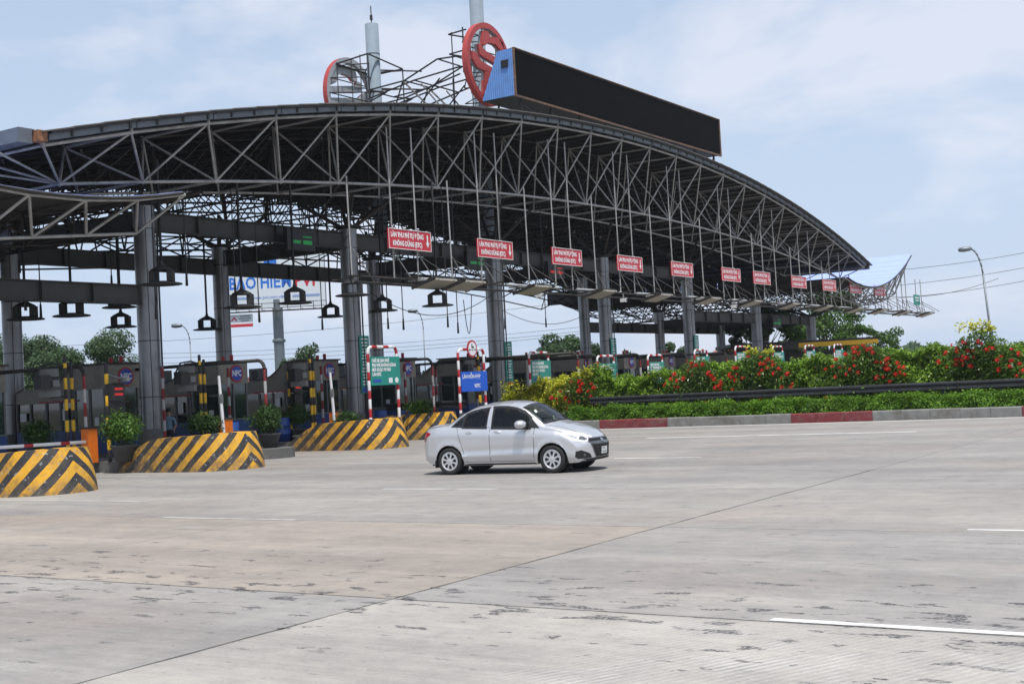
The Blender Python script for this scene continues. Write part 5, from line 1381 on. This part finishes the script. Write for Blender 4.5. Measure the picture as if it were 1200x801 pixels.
    bmesh.ops.delete(b3, geom=dead, context='FACES'); b3.to_mesh(me); b3.free(); me.update()
    fl_ = MB(); fl_.box((1.9, 0, .36), (2.6, 1.40, .06)); fl_.box((3.05, 0, .62), (.08, 1.36, .56)); fl_.box((.78, 0, .62), (.08, 1.3, .50))
    for s_ in (-1, 1): fl_.box((1.9, s_*.725, .64), (2.3, .03, .56))
    fl_.box((.72, 0, 1.0), (.62, 1.16, .04)); fl_.build('cabin_lining', M['interior'], t)
    def seat(x, y, w_):
        q = MB(); q.box((x, y, .52), (.50, w_, .20)); 
        q.add([(x-.32, y-w_/2, .55), (x-.20, y-w_/2, .55), (x-.34, y-w_/2+.05, 1.13), (x-.45, y-w_/2+.05, 1.12), (x-.32, y+w_/2, .55), (x-.20, y+w_/2, .55), (x-.34, y+w_/2-.05, 1.13), (x-.45, y+w_/2-.05, 1.12)], [(0, 1, 2, 3), (7, 6, 5, 4), (0, 4, 5, 1), (1, 5, 6, 2), (2, 6, 7, 3), (3, 7, 4, 0)])
        q.build('seat', M['seat'], t); MB().box((x-.42, y, 1.22), (.10, min(.26, w_*.6), .17)).build('headrest', M['seat'], t)
    seat(2.25, .34, .48); seat(2.25, -.34, .48); seat(1.36, .36, .60); seat(1.36, -.36, .60)
    MB().prism([(2.72, .70), (3.06, .70), (3.06, .98), (2.86, .99), (2.72, .90)], 1.34, lambda a, b, h: (a, h-.67, b)).build('dashboard', M['interior'], t)
    sw = MB(); n_ = 16
    for k in range(n_):
        a0, a1 = 2*PI*k/n_, 2*PI*(k+1)/n_; sw.tube((2.62-.06*math.sin(a0), .34+.18*math.cos(a0), .90+.17*math.sin(a0)), (2.62-.06*math.sin(a1), .34+.18*math.cos(a1), .90+.17*math.sin(a1)), .013, 5)
    sw.build('steering_wheel', M['black'], t)
    MB().box((2.62, 0, 1.33), (.03, .22, .06)).build('rear_view_mirror', M['black'], t)
    cw = MB(); 
    patch('cowl', [(3.04, -.64), (3.13, -.4), (3.145, 0), (3.13, .4), (3.04, .64), (3.02, .64), (3.085, .4), (3.105, 0), (3.085, -.4), (3.02, -.64)], 'Z', .010, M['car_trim'], res=.06)
    for y in (-.1, .35):
        MB().path([(3.09, y, 1.10), (3.0, y-.28, 1.16), (2.93, y-.42, 1.205)], .010, 5).build('wiper', M['black'], t)
    # inspection stickers behind the screen
    patch('sticker', [(2.70, -.50), (2.76, -.52), (2.76, -.44), (2.70, -.42)], 'Z', .009, M['white'], res=.1)
    patch('sticker', [(3.0, -.28), (3.05, -.28), (3.05, -.20), (3.0, -.20)], 'Z', .009, M['sticker_green'], res=.1)
    # front fascia
    gr = [(-.42, .665), (-.45, .62), (-.31, .36), (-.27, .30), (.27, .30), (.31, .36), (.45, .62), (.42, .665)]
    patch('grille_surround', grow(gr, .022), 'X', .010, M['chrome_dark'], res=.05)
    patch('grille', gr, 'X', .016, M['grille'], res=.05)
    for z in (.37, .43, .49, .55, .60):
        w_ = np.interp(z, [.30, .36, .585], [.22, .25, .385]); patch('grille_slat', [(-w_, z-.003), (w_, z-.003), (w_, z+.003), (-w_, z+.003)], 'X', .022, M['chrome_dark'], res=.07)
    patch('number_plate', [(-.135, .345), (.135, .345), (.135, .49), (-.135, .49)], 'X', .034, M['white'], res=.1)
    pl = MB()
    for z, ws in ((.455, (.03, .03, .02)), (.385, (.03, .03, .03, .03))):
        y = -.09
        for w_ in ws: patch('plate_mark', [(y, z-.018), (y+w_*.8, z-.018), (y+w_*.8, z+.018), (y, z+.018)], 'X', .036, M['gap'], res=.1); y += .05
    # emblem: slanted H in an oval
    el = [(math.cos(a)*.075, .615+math.sin(a)*.038) for a in np.linspace(0, 2*PI, 25)[:-1]]; patch('badge', el, 'X', .026, M['chrome'], res=.1)
    el = [(math.cos(a)*.063, .615+math.sin(a)*.029) for a in np.linspace(0, 2*PI, 25)[:-1]]; patch('badge_field', el, 'X', .029, M['lamp_dark'], res=.1)
    patch('badge_letter', [(-.035, .59), (-.022, .59), (-.015, .611), (.013, .613), (.006, .59), (.019, .59), (.037, .64), (.024, .64), (.016, .618), (-.012, .616), (-.005, .64), (-.018, .64)], 'X', .032, M['chrome'], res=.1)
    patch('lower_intake', [(-.60, .215), (.60, .215), (.64, .27), (.25, .28), (-.25, .28), (-.64, .27)], 'X', .012, M['car_trim'], res=.05)
    for s in (-1, 1):
        pg = [(s*.42, .285), (s*.70, .275), (s*.74, .32), (s*.735, .43), (s*.66, .45), (s*.48, .375)]
        patch('fog_housing', pg if s > 0 else pg[::-1], 'X', .010, M['car_trim'], res=.04)
        patch('fog_lamp', [(s*(.60)+math.cos(a)*.024, .35+math.sin(a)*.024) for a in np.linspace(0, 2*PI, 13)[:-1]], 'X', .016, M['lamp_dark'], res=.1)
    patch('rear_plate', [(-.16, .76), (.16, .76), (.16, .86), (-.16, .86)], 'X', .015, M['white'], res=.1, sgn=-1)
    patch('bonnet_gap', [(3.12, -.66), (3.5, -.60), (3.83, -.50), (3.83, -.492), (3.5, -.590), (3.12, -.650)], 'Z', .003, M['gap'], res=.08); patch('bonnet_gap', [(3.12, .66), (3.12, .650), (3.5, .590), (3.83, .492), (3.83, .50), (3.5, .60)], 'Z', .003, M['gap'], res=.08)
    # underbody
    MB().box((2.0, 0, .26), (3.5, 1.3, .14)).build('underbody', M['black'], t)
    MB().box((1.98, 0, .235), (1.72, 1.52, .09)).build('sill', M['black'], t)
    for x in (.25,): MB().box((x+.15, -.70, .23), (.02, .16, .16)).build('mud_flap', M['black'], t)
    MB().tube((.06, -.45, .27), (.3, -.45, .27), .03, 10).build('exhaust', M['chrome_dark'], t)
    MB().tube((1.2, 0, 1.47), (1.05, 0, 1.56), .008, 5).build('aerial', M['black'], t)
    return t
def carpaint(name, col, metal=.55):
    m = bpy.data.materials.new(name); tt, b, n, l = nodes(m)
    b.inputs['Base Color'].default_value = (*col, 1); b.inputs['Metallic'].default_value = metal; b.inputs['Roughness'].default_value = .34
    b.inputs['Coat Weight'].default_value = .9; b.inputs['Coat Roughness'].default_value = .05
    ge = n('ShaderNodeNewGeometry'); ns = n('ShaderNodeTexNoise'); ns.inputs['Scale'].default_value = 5; ns.inputs['Detail'].default_value = 5; l(ge.outputs['Position'], ns.inputs['Vector'])
    r = n('ShaderNodeMapRange'); r.inputs[1].default_value = .3; r.inputs[2].default_value = .7; r.inputs[3].default_value = .30; r.inputs[4].default_value = .42; l(ns.outputs[0], r.inputs[0]); l(r.outputs[0], b.inputs['Roughness'])
    return m
M['silver'] = carpaint('silver_paint', (.64, .655, .67), .62); M['car_white'] = carpaint('white_car_paint', (.75, .76, .76), 0)
M['car_trim'] = mat('car_trim_black', (.012, .012, .013), .65, 0, 0, 1); M['gap'] = mat('panel_gap', (.04, .04, .042), .8, 0, 0, 1)
M['handle_shadow'] = mat('handle_recess_shade', (.30, .31, .32), .5, .4, 0, 1)  # darker disc painted on the door for the shade behind the handle
M['headlamp'] = glassmat('headlamp_lens', (.78, .80, .82), .10); M['chrome'] = mat('chrome', (.75, .76, .78), .12, 1, 0, 1); M['chrome_dark'] = mat('chrome_dark', (.22, .22, .23), .3, .9, 0, 1)
M['lamp_dark'] = mat('lamp_inner_dark', (.18, .19, .2), .25, .5, 0, 1); M['tail_red'] = glassmat('tail_lens', (.36, .01, .015), .1); M['tyre'] = mat('tyre_rubber', (.022, .022, .023), .85, 0, .2, 20)
M['hubcap'] = mat('hubcap_silver', (.60, .61, .62), .35, .5, 0, 1); M['grille'] = mat('grille_black', (.006, .006, .007), .8, 0, 0, 1)
def tint(name, col, fac):
    m = bpy.data.materials.new(name); m.use_nodes = True; t_ = m.node_tree; t_.nodes.clear(); n = t_.nodes.new; l = t_.links.new
    o = n('ShaderNodeOutputMaterial'); tr_ = n('ShaderNodeBsdfTransparent'); tr_.inputs[0].default_value = (*col, 1); g = n('ShaderNodeBsdfGlossy'); g.inputs['Roughness'].default_value = .03
    fr = n('ShaderNodeFresnel'); fr.inputs[0].default_value = fac; x = n('ShaderNodeMixShader'); l(fr.outputs[0], x.inputs[0]); l(tr_.outputs[0], x.inputs[1]); l(g.outputs[0], x.inputs[2]); l(x.outputs[0], o.inputs[0]); return m
M['car_glass'] = tint('tinted_side_glass', (.30, .33, .33), 1.55); M['screen_glass'] = tint('screen_glass', (.62, .68, .68), 1.7)
M['interior'] = mat('cabin_dark', (.03, .03, .032), .8, 0, 0, 1); M['seat'] = mat('seat_fabric', (.07, .068, .065), .9, 0, 0, 1)
M['quarter_glass'] = tint('quarter_glass', (.5, .55, .55), 1.7); M['sticker_green'] = mat('sticker_green', (.35, .55, .3), .6, 0, 0, 1)
HD = math.radians(5.5)
# rear near-side wheel contact at (-17.21, 23.55); local (.775, -.83)
def car_loc(px_, py_, lx, ly, a): return (px_-(lx*math.cos(a)-ly*math.sin(a)), py_-(lx*math.sin(a)+ly*math.cos(a)), 0)
CS = 1.055
lx = car_loc(-17.20, 23.50, .775*CS, -.80*CS, HD)
build_car('silver_sedan', 'silver sedan driving out to the right across the concrete apron', M['silver'], (lx[0], lx[1], .004), HD).scale = (CS, CS, CS)
wc = build_car('white_car', 'white car standing in the lane behind the potted shrub at the left', M['car_white'], (-44.5, 31.2, 0), math.radians(0))

# ================================================================== PERSON
def person(x, y, rz):
    t = thing('person', 'person in blue grey shirt and dark trousers standing in the shade beside a booth', 'person', (x, y, 0), rz)
    P0 = {'pelvis': (0, 0, .95), 'waist': (0, .01, 1.12), 'chest': (0, 0, 1.33), 'neck': (0, .01, 1.47), 'head1': (0, -.01, 1.56), 'head2': (0, -.02, 1.66),
          'hl': (-.10, 0, .90), 'kl': (-.11, -.02, .5), 'al': (-.11, .02, .1), 'tl': (-.13, -.12, .05), 'hr': (.10, 0, .90), 'kr': (.12, -.03, .5), 'ar': (.13, .01, .1), 'tr': (.15, -.13, .05),
          'sl': (-.19, 0, 1.40), 'el': (-.25, .03, 1.12), 'wl': (-.24, -.08, .90), 'sr': (.19, 0, 1.40), 'er': (.26, .02, 1.13), 'wr': (.22, -.16, 1.02)}
    R0 = dict(pelvis=.13, waist=.12, chest=.145, neck=.055, head1=.085, head2=.085, hl=.09, kl=.06, al=.045, tl=.035, hr=.09, kr=.06, ar=.045, tr=.035, sl=.065, el=.045, wl=.032, sr=.065, er=.045, wr=.032)
    E0 = [('pelvis', 'waist'), ('waist', 'chest'), ('chest', 'neck'), ('neck', 'head1'), ('head1', 'head2'), ('pelvis', 'hl'), ('hl', 'kl'), ('kl', 'al'), ('al', 'tl'), ('pelvis', 'hr'), ('hr', 'kr'), ('kr', 'ar'), ('ar', 'tr'),
          ('chest', 'sl'), ('sl', 'el'), ('el', 'wl'), ('chest', 'sr'), ('sr', 'er'), ('er', 'wr')]
    for s, wn in (('l', 'wl'), ('r', 'wr')):
        wx, wy, wz = P0[wn]; sg = -1 if s == 'l' else 1
        P0['p'+s] = (wx, wy-.03, wz-.07); R0['p'+s] = .028; E0.append((wn, 'p'+s))
        for k in range(4):
            a = f'f{s}{k}'; P0[a+'a'] = (wx+(k-1.5)*.018, wy-.05, wz-.115); P0[a+'b'] = (wx+(k-1.5)*.019, wy-.07, wz-.155+.004*abs(k-1.4)*2); R0[a+'a'] = .009; R0[a+'b'] = .008; E0 += [('p'+s, a+'a'), (a+'a', a+'b')]
        P0['t'+s+'h'] = (wx-sg*.035, wy-.07, wz-.085); R0['t'+s+'h'] = .009; E0.append((wn, 't'+s+'h'))
    ks = list(P0); me = bpy.data.meshes.new('skeleton'); me.from_pydata([P0[k] for k in ks], [(ks.index(a), ks.index(b)) for a, b in E0], [])
    o = bpy.data.objects.new('skeleton', me); C.objects.link(o); md = o.modifiers.new('s', 'SKIN'); 
    for v, k in zip(me.skin_vertices[0].data, ks): v.radius = (R0[k], R0[k]*(.75 if k in ('chest', 'waist', 'pelvis') else 1)); v.use_root = k == 'pelvis'
    o.modifiers.new('b', 'SUBSURF').levels = 2
    dg = bpy.context.evaluated_depsgraph_get(); dg.update(); bd_ = bpy.data.meshes.new_from_object(o.evaluated_get(dg)); bpy.data.objects.remove(o)
    bd_.name = 'body'; bd_.materials.clear(); [bd_.materials.append(M[k]) for k in ('skin', 'shirt', 'trouser', 'black')]
    for p in bd_.polygons:
        c = p.center; r_ = math.hypot(c.x, c.y)
        p.material_index = 3 if c.z < .12 and abs(c.x) < .2 else 2 if c.z < .98 and abs(c.x) < .215 else 1 if (c.z < 1.49 and (c.z > 1.16 or abs(c.x) < .20)) else 0
        p.use_smooth = True
    link('body', bd_, t)
    MB().lathe([(0, .13), (.06, .12), (.098, .06), (.104, 0), (.09, -.03)], 14, 'Z', (0, .005, 1.665)).build('hair', M['hair'], t, True)
    f = MB(); f.tube((0, -.10, 1.64), (0, -.125, 1.615), .012, 6, .016)
    for s in (-1, 1): f.lathe([(0, -.03), (.018, -.01), (.018, .01), (0, .03)], 8, 'Z', (s*.095, 0, 1.63))
    f.build('nose_and_ears', M['skin'], t)
    e = MB()
    for s in (-1, 1): e.lathe([(0, -.008), (.012, 0), (0, .008)], 8, 'Y', (s*.032, -.098, 1.655))
    e.box((0, -.096, 1.585), (.045, .01, .006)); e.build('eyes_and_mouth', M['hair'], t)
person(-36.6, 32.6, math.radians(35))

# ================================================================== BACKGROUND
# billboard
def bboard():
    a = math.radians(33.2)   # faces along the local -Y, towards the camera side
    t = thing('billboard', 'tall white roadside billboard with blue and red lettering on a grey pole', 'billboard', (-104.75, 110.4, 0), a)
    W_, z0, z1 = 11.6, 12.45, 19.9
    MB().box((0, .25, (z0+z1)/2), (W_, .5, z1-z0)).build('board_case', M['pole_grey'], t)
    MB().box((0, -.03, (z0+z1)/2), (W_-.1, .05, z1-z0-.1)).build('poster', M['poster'], t)
    def txt(s, sz, m, x, z, al='LEFT', sx=1.0, off=0):
        o = link('lettering', textmesh(s, sz, m, al, sx, off), t, (x, -.07, z)); o.rotation_euler = (0, 0, -PI/2)
    txt('BẢO HIỂM', 1.95, M['poster_blue'], -5.5, 15.45, sx=.80, off=.05); txt('PVI', 1.95, M['poster_red'], 2.15, 15.45, sx=.95, off=.05)
    txt('www.pvi.com.vn', .55, M['poster_blue'], -2.9, 13.75)
    for x, w_ in ((-5.2, 1.9), (.6, 1.1), (1.9, 3.2)): MB().box((x+w_/2, -.07, 13.75), (w_, .01, .28)).build('small_print', M['poster_blue2'], t)
    MB().box((-.55, -.07, 18.55), (1.5, .02, 1.75)).build('square_logo', M['poster_blue'], t); MB().box((-.55, -.075, 17.45), (1.5, .02, .25)).build('logo_foot', M['orange'], t)
    MB().prism([(-1.05, 18.0), (-.5, 18.9), (-.1, 18.1), (-.5, 18.3)], .02, lambda p, q, h: (p, -.10+h, q)).build('logo_mark', M['orange'], t)
    MB().lathe([(.62, 0), (.60, z0+1)], 24, 'Z', (0, .4, 0)).build('pole', M['pole_grey'], t, True)
    MB().lathe([(.66, 0), (.78, .1), (.78, .3), (.66, .4)], 20, 'Z', (0, .4, 8.4)).build('pole_collar', M['pole_grey'], t)
    k = MB(); k.box((0, -.9, z0-.35), (W_+.6, .9, .06))
    for x in np.arange(-6, 6.1, 1.5): k.tube((x, -1.3, z0-.35), (x, -1.3, z0+.5), .04, 4); k.tube((x, -1.3, z0-.35), (x, .3, z0-.2), .06, 4)
    k.tube((-6, -1.3, z0+.5), (6, -1.3, z0+.5), .04, 4); k.tube((-6.2, -1.3, z0-.4), (6.2, -1.3, z0-.4), .09, 4); k.build('catwalk', M['steel_dark'], t)
    # small hanging panel lower left
    MB().box((-4.1, -.9, z0-1.35), (2.8, .12, 1.45)).build('lower_panel', M['poster'], t)
    MB().box((-4.1, -.97, z0-1.9), (2.8, .03, .32)).build('lower_band', M['poster_red'], t)
    MB().prism([(-5.25, z0-1.35), (-4.85, z0-.85), (-4.45, z0-1.35), (-4.62, z0-1.35), (-4.85, z0-1.08), (-5.08, z0-1.35)], .02, lambda p, q, h: (p, -.99+h, q)).build('roof_mark', M['poster_red'], t)
    txt('ABC', .5, M['poster_blue2'], -4.2, z0-1.0) if 0 else None
    s = MB()
    for q, w_ in ((-.85, 1.2), (-1.1, 1.4), (-1.35, 1.0)): s.box((-3.6, -.97, z0+q), (w_, .02, .12))
    s.build('panel_print', M['lamp_dark'], t)
M['poster'] = mat('poster_white', (.66, .72, .76), .5, 0, .03, .3); M['poster_blue'] = mat('poster_blue', (.02, .16, .62), .5, 0, 0, 1); M['poster_red'] = mat('poster_red', (.55, .015, .03), .5, 0, 0, 1); M['poster_blue2'] = mat('poster_print', (.25, .36, .58), .5, 0, 0, 1)
bboard()
# street lamps
def street_lamp(p, h, arm, az, lab, lean=0, r=.09):
    t = thing('street_lamp', lab, 'street lamp', p, az); t.rotation_euler = (0, lean, az)
    mb = MB().tube((0, 0, 0), (0, 0, h*.82), r, 10, r*.65)
    mb.build('lamp_pole', M['pole_grey'], t, True)
    pts = [(0, 0, h*.82)]+[(-arm*(1-math.cos(k*PI/2/6)), 0, h*.82+h*.18*math.sin(k*PI/2/6)) for k in range(1, 7)]
    MB().path(pts, r*.6, 8).build('curved_arm', M['pole_grey'], t, True)
    hd = MB(); hd.lathe([(0, -.45), (.12, -.38), (.16, -.1), (.13, .25), (.07, .35), (0, .38)], 12, 'X', (-arm-.25, 0, h+.02)); o = hd.build('lamp_head', M['pole_grey'], t, True)
    MB().box((0, 0, .2), (.4, .4, .4)).build('lamp_base', M['concrete'], t)
street_lamp((-17.75, 80, 0), 8.75, .55, math.radians(20), 'tall grey street lamp with curved arm at the right beyond the hedge', math.radians(-3.5), .085)
street_lamp((-68.1, 62.9, 0), 7.35, .6, math.radians(33), 'thin street lamp with curved arm seen between the first two columns', 0, .06)
street_lamp((-62, 82, 0), 8.3, .5, math.radians(33), 'thin street lamp seen between the third and fourth columns', 0, .06)
# trees
def tree(name, p, h, rad, nl, size, m, lab, cat='tree', seed=0, trunkr=.18, lum=14, low=.35, group='trees beyond the toll gate'):
    rg = np.random.RandomState(seed); t = thing(name, lab, cat, p, 0, group); tr = MB()
    top = Vector((rg.uniform(-.2, .2), rg.uniform(-.2, .2), h*.62)); tr.tube((0, 0, 0), (top.x*.5, top.y*.5, h*low), trunkr, 8, trunkr*.7); tr.tube((top.x*.5, top.y*.5, h*low), top, trunkr*.7, 7, trunkr*.35)
    cl = []
    for k in range(lum):
        a = rg.uniform(0, 2*PI); zz = rg.uniform(low+.08, .93); rr = rad*math.sqrt(max(.05, 1-((zz-.58)/.46)**2))*rg.uniform(.35, .92)
        c = Vector((math.cos(a)*rr, math.sin(a)*rr, h*zz)); cl.append((c, rg.uniform(.26, .42)*rad))
        tr.tube((top.x*.5, top.y*.5, h*low+rg.uniform(0, .3)*h*(1-low)), c, trunkr*.25, 5, trunkr*.1)
    tr.build('trunk', M['bark'], t)
    n = nl; k = rg.randint(0, len(cl), n); cc = np.array([c[0] for c in cl])[k]; r_ = np.array([c[1] for c in cl])[k]
    v = rg.normal(0, 1, (n, 3)); v /= np.linalg.norm(v, axis=1)[:, None]
    pz = cc+v*(r_*rg.uniform(.35, 1.1, n)**.6)[:, None]*np.array([1, 1, .78]); pz[:, 2] = np.maximum(pz[:, 2], h*.12)
    quads('crown', pz, v+np.array([0, 0, .5]), rg.uniform(.6, 1.3, n)*size, m, t, .6, .5)
def gpt(u, z): p = pix(u, 430, z); return (p.x, p.y, 0)
tree('tree', gpt(35, 125), 9.2, 4.8, 19800, 0.150, M['far_leaf'], 'dark broad tree at the left edge beside the dark column', seed=1)
tree('tree', gpt(5, 130), 8.5, 4.5, 11000, 0.150, M['far_leaf'], 'dark tree hidden behind the leftmost column', seed=2)
tree('tree', gpt(116, 105), 7.9, 4.6, 28600, 0.116, M['far_leaf'], 'large rounded grey green tree between the booths at the left', seed=3, low=.2)
tree('tree', gpt(86, 112), 6.6, 3.4, 13200, 0.116, M['far_leaf'], 'smaller grey green tree left of the large rounded one', seed=4, low=.2)
tree('tree', gpt(158, 66), 3.4, 1.5, 5000, .09, M['foliage_mid'], 'bright green young tree left of the first big column', seed=5, low=.15, trunkr=.07)
tree('tree', gpt(140, 72), 2.4, 1.3, 3500, .09, M['foliage_mid'], 'low bright green bush behind the potted shrub at the left', 'bush', seed=6, low=.1, trunkr=.05)
tree('tree', gpt(298, 75), 2.6, 1.3, 2500, .09, M['foliage_mid'], 'bright bush right of the leftmost round logo', 'bush', seed=7, low=.1, trunkr=.05)
tree('tree', gpt(352, 120), 6.6, 2.6, 4500, .16, M['far_leaf'], 'grey green tree between the grey pole and the third booth', seed=8, low=.2)
tree('tree', gpt(372, 125), 7.4, 2.2, 3000, .16, M['far_leaf'], 'thin grey green tree behind the third booth', seed=9, low=.2)
tree('tree', gpt(500, 85), 3.4, 1.6, 3200, .10, M['foliage_mid'], 'bright round bush right of the green sign', 'bush', seed=10, low=.15, trunkr=.06)
tree('tree', gpt(665, 150), 7.6, 3.6, 6500, .22, M['far_leaf'], 'dark distant tree right of the middle column', seed=11, low=.3)
tree('tree', gpt(648, 155), 6.6, 2.8, 3500, .22, M['far_leaf'], 'smaller distant tree left of the dark distant tree', seed=12, low=.3)
tree('tree', gpt(697, 160), 6.6, 2.8, 3000, .22, M['far_leaf'], 'distant tree just behind the two close columns', seed=13, low=.3)
tree('tree', gpt(744, 95), 3.0, 1.1, 1500, .1, M['hedge_yellow'], 'small yellowish bush between the far columns', 'bush', seed=14, low=.1, trunkr=.05)
tree('tree', gpt(795, 140), 6.2, 2.0, 2200, .18, M['far_leaf'], 'small distant tree beside the fifth column', seed=15, low=.3)
tree('tree', gpt(880, 112), 7.2, 2.3, 6000, .13, M['foliage_dark'], 'dark green tree left of the seventh column', seed=16)
tree('tree', gpt(902, 106), 8.0, 2.6, 8000, .13, M['foliage_mid'], 'bright green open crowned tree between the last two columns', seed=17, low=.3)
tree('tree', gpt(938, 116), 6.6, 2.6, 9000, .15, M['foliage_mid'], 'bushy bright green tree left of the last column', seed=18, low=.2)
tree('tree', gpt(972, 122), 9.3, 3.6, 14000, .14, M['foliage_mid'], 'largest green tree at the right end of the canopy', seed=19, low=.08, lum=30)
tree('tree', gpt(1000, 128), 7.0, 2.4, 6000, .14, M['foliage_mid'], 'green tree just right of the largest one', seed=20, low=.2)
tree('tree', gpt(1018, 120), 6.6, 1.2, 1600, .13, M['foliage_mid'], 'slender small tree right of the yellow roofed shed', seed=21, low=.2)
tree('tree', gpt(1038, 125), 5.9, 1.9, 3000, .13, M['foliage_mid'], 'low green tree right of the slender one', seed=22, low=.2)
tree('tree', gpt(866, 100), 4.2, 1.2, 1500, .1, M['hedge_yellow'], 'yellow green bush at the seventh column foot', 'bush', seed=23, low=.1, trunkr=.05)
# far wood line and low hills
rg = np.random.RandomState(40); n = 26000
uu = rg.uniform(-40, 1250, n); dd = rg.uniform(300, 420, n); cen = np.zeros((n, 3)); rel = (uu-600)/FPX
cen[:, 0] = dd*(fh.x+rt.x*rel); cen[:, 1] = dd*(fh.y+rt.y*rel)
cen[:, 2] = rg.rand(n)**.7*(4.5+2.2*np.sin(uu*.02)+1.6*np.sin(uu*.071)+1.0*np.sin(uu*.19))
tag(quads('far_woods', cen, np.array([0, -.5, .5])+np.zeros((n, 3)), rg.uniform(.8, 1.8, n)*.8, M['far_leaf']), 'distant line of trees along the horizon', 'woods', kind='stuff')
# shed with yellow roof edge beyond the last columns
t = thing('roadside_shed', 'long low shed with a dark roof and a yellow fascia behind the last canopy columns', 'shed', gpt(938, 98), math.radians(33))
MB().box((0, 3, 1.7), (9, 5, 3.4)).build('wall', M['lamp_black'], t); MB().box((0, 2.2, 4.05), (11, 7.4, .25)).build('roof', M['steel_dark'], t)
MB().box((2.6, -1.56, 3.84), (6.0, .1, .34)).build('fascia', M['yellow'], t)
MB().box((-2.9, -1.56, 3.78), (5.0, .1, .5)).build('dark_fascia', M['steel_dark'], t)
pp = MB(); 
for x in (-5, -2, 1, 4): pp.tube((x, -1.3, 0), (x, -1.3, 3.6), .07, 6)
pp.build('post', M['steel_dark'], t)
M['tile_red'] = mat('tile_red', (.35, .13, .10), .8, 0, .2, 1)
# low houses with red roofs far behind
for i, (u, z, w_, h) in enumerate(((300, 210, 8, 5.0), (311, 190, 7, 4.4), (322, 205, 6, 5.2), (576, 200, 7, 4.0), (600, 230, 9, 5.0), (851, 150, 4, 4.2))):
    t = thing('distant_house', 'small pale distant house with red roof, '+['left of the grey billboard pole', 'lowest one left of the grey billboard pole', 'touching the grey billboard pole', 'left of the middle column', 'right of the middle column', 'between the fifth and sixth columns'][i], 'house', gpt(u, z), math.radians(33+i*7), 'distant houses')
    MB().box((0, 0, h*.4), (w_, w_*.8, h*.8)).build('wall', M['poster'], t)
    MB().prism([(-w_*.55, h*.8), (w_*.55, h*.8), (0, h*1.15)], w_*.9, lambda a, b, hh: (a, hh-w_*.45, b)).build('roof', M['tile_red'], t)
    wn = MB(); [wn.box((x*w_*.28, -w_*.405, h*.45), (w_*.14, .06, h*.22)) for x in (-1, 0, 1)]; wn.build('window', M['glass'], t)
# overhead lines: right side bundle and faint left ones
def wire(a, b, sag, r, lab):
    a, b = Vector(a), Vector(b); n = 24; mb = MB()
    pts = [a.lerp(b, k/n)-Vector((0, 0, 4*sag*(k/n)*(1-k/n))) for k in range(n+1)]
    mb.path(pts, r, 4); tag(mb.build('power_line', M['lamp_black']), lab, 'cable', 'overhead power lines')
for i, (v0, v1, lab) in enumerate(((308, 286, 'topmost overhead line at the right'), (326, 303, 'second overhead line from the top at the right'), (341, 319, 'third overhead line from the top at the right'))):
    a = pix(1000, v0+12, 190); b = pix(1330, v1-20, 200); wire(a, b, 1.2, .035, lab)
wire(pix(1000, 342, 190), pix(1170, 326, 190), 1.6, .035, 'lowest overhead line hanging from the canopy tip at the right')
for i, (v0, v1) in enumerate(((415, 404), (420, 409), (428, 412), (408, 372))):
    wire(pix(-30, v0, 200), pix(690, v1-22, 210), 1.5, .03, f'faint overhead line behind the columns, {ordn(i)} of four at the left')

# ================================================================== AIR
HAZE = 0.0002
hb = MB().box((-60, 150, 12.5), (900, 1300, 27.4)).mesh('haze', None)
ho = link('haze', hb); tag(ho, 'thin pale summer haze over the whole place', 'haze', kind='stuff')
hm = bpy.data.materials.new('haze'); hm.use_nodes = True; ht = hm.node_tree; ht.nodes.clear()
pv = ht.nodes.new('ShaderNodeVolumePrincipled'); ho_ = ht.nodes.new('ShaderNodeOutputMaterial'); pv.inputs['Color'].default_value = (.86, .92, 1, 1); pv.inputs['Density'].default_value = HAZE; pv.inputs['Anisotropy'].default_value = .2
ht.links.new(pv.outputs[0], ho_.inputs['Volume']); hb.materials.append(hm)
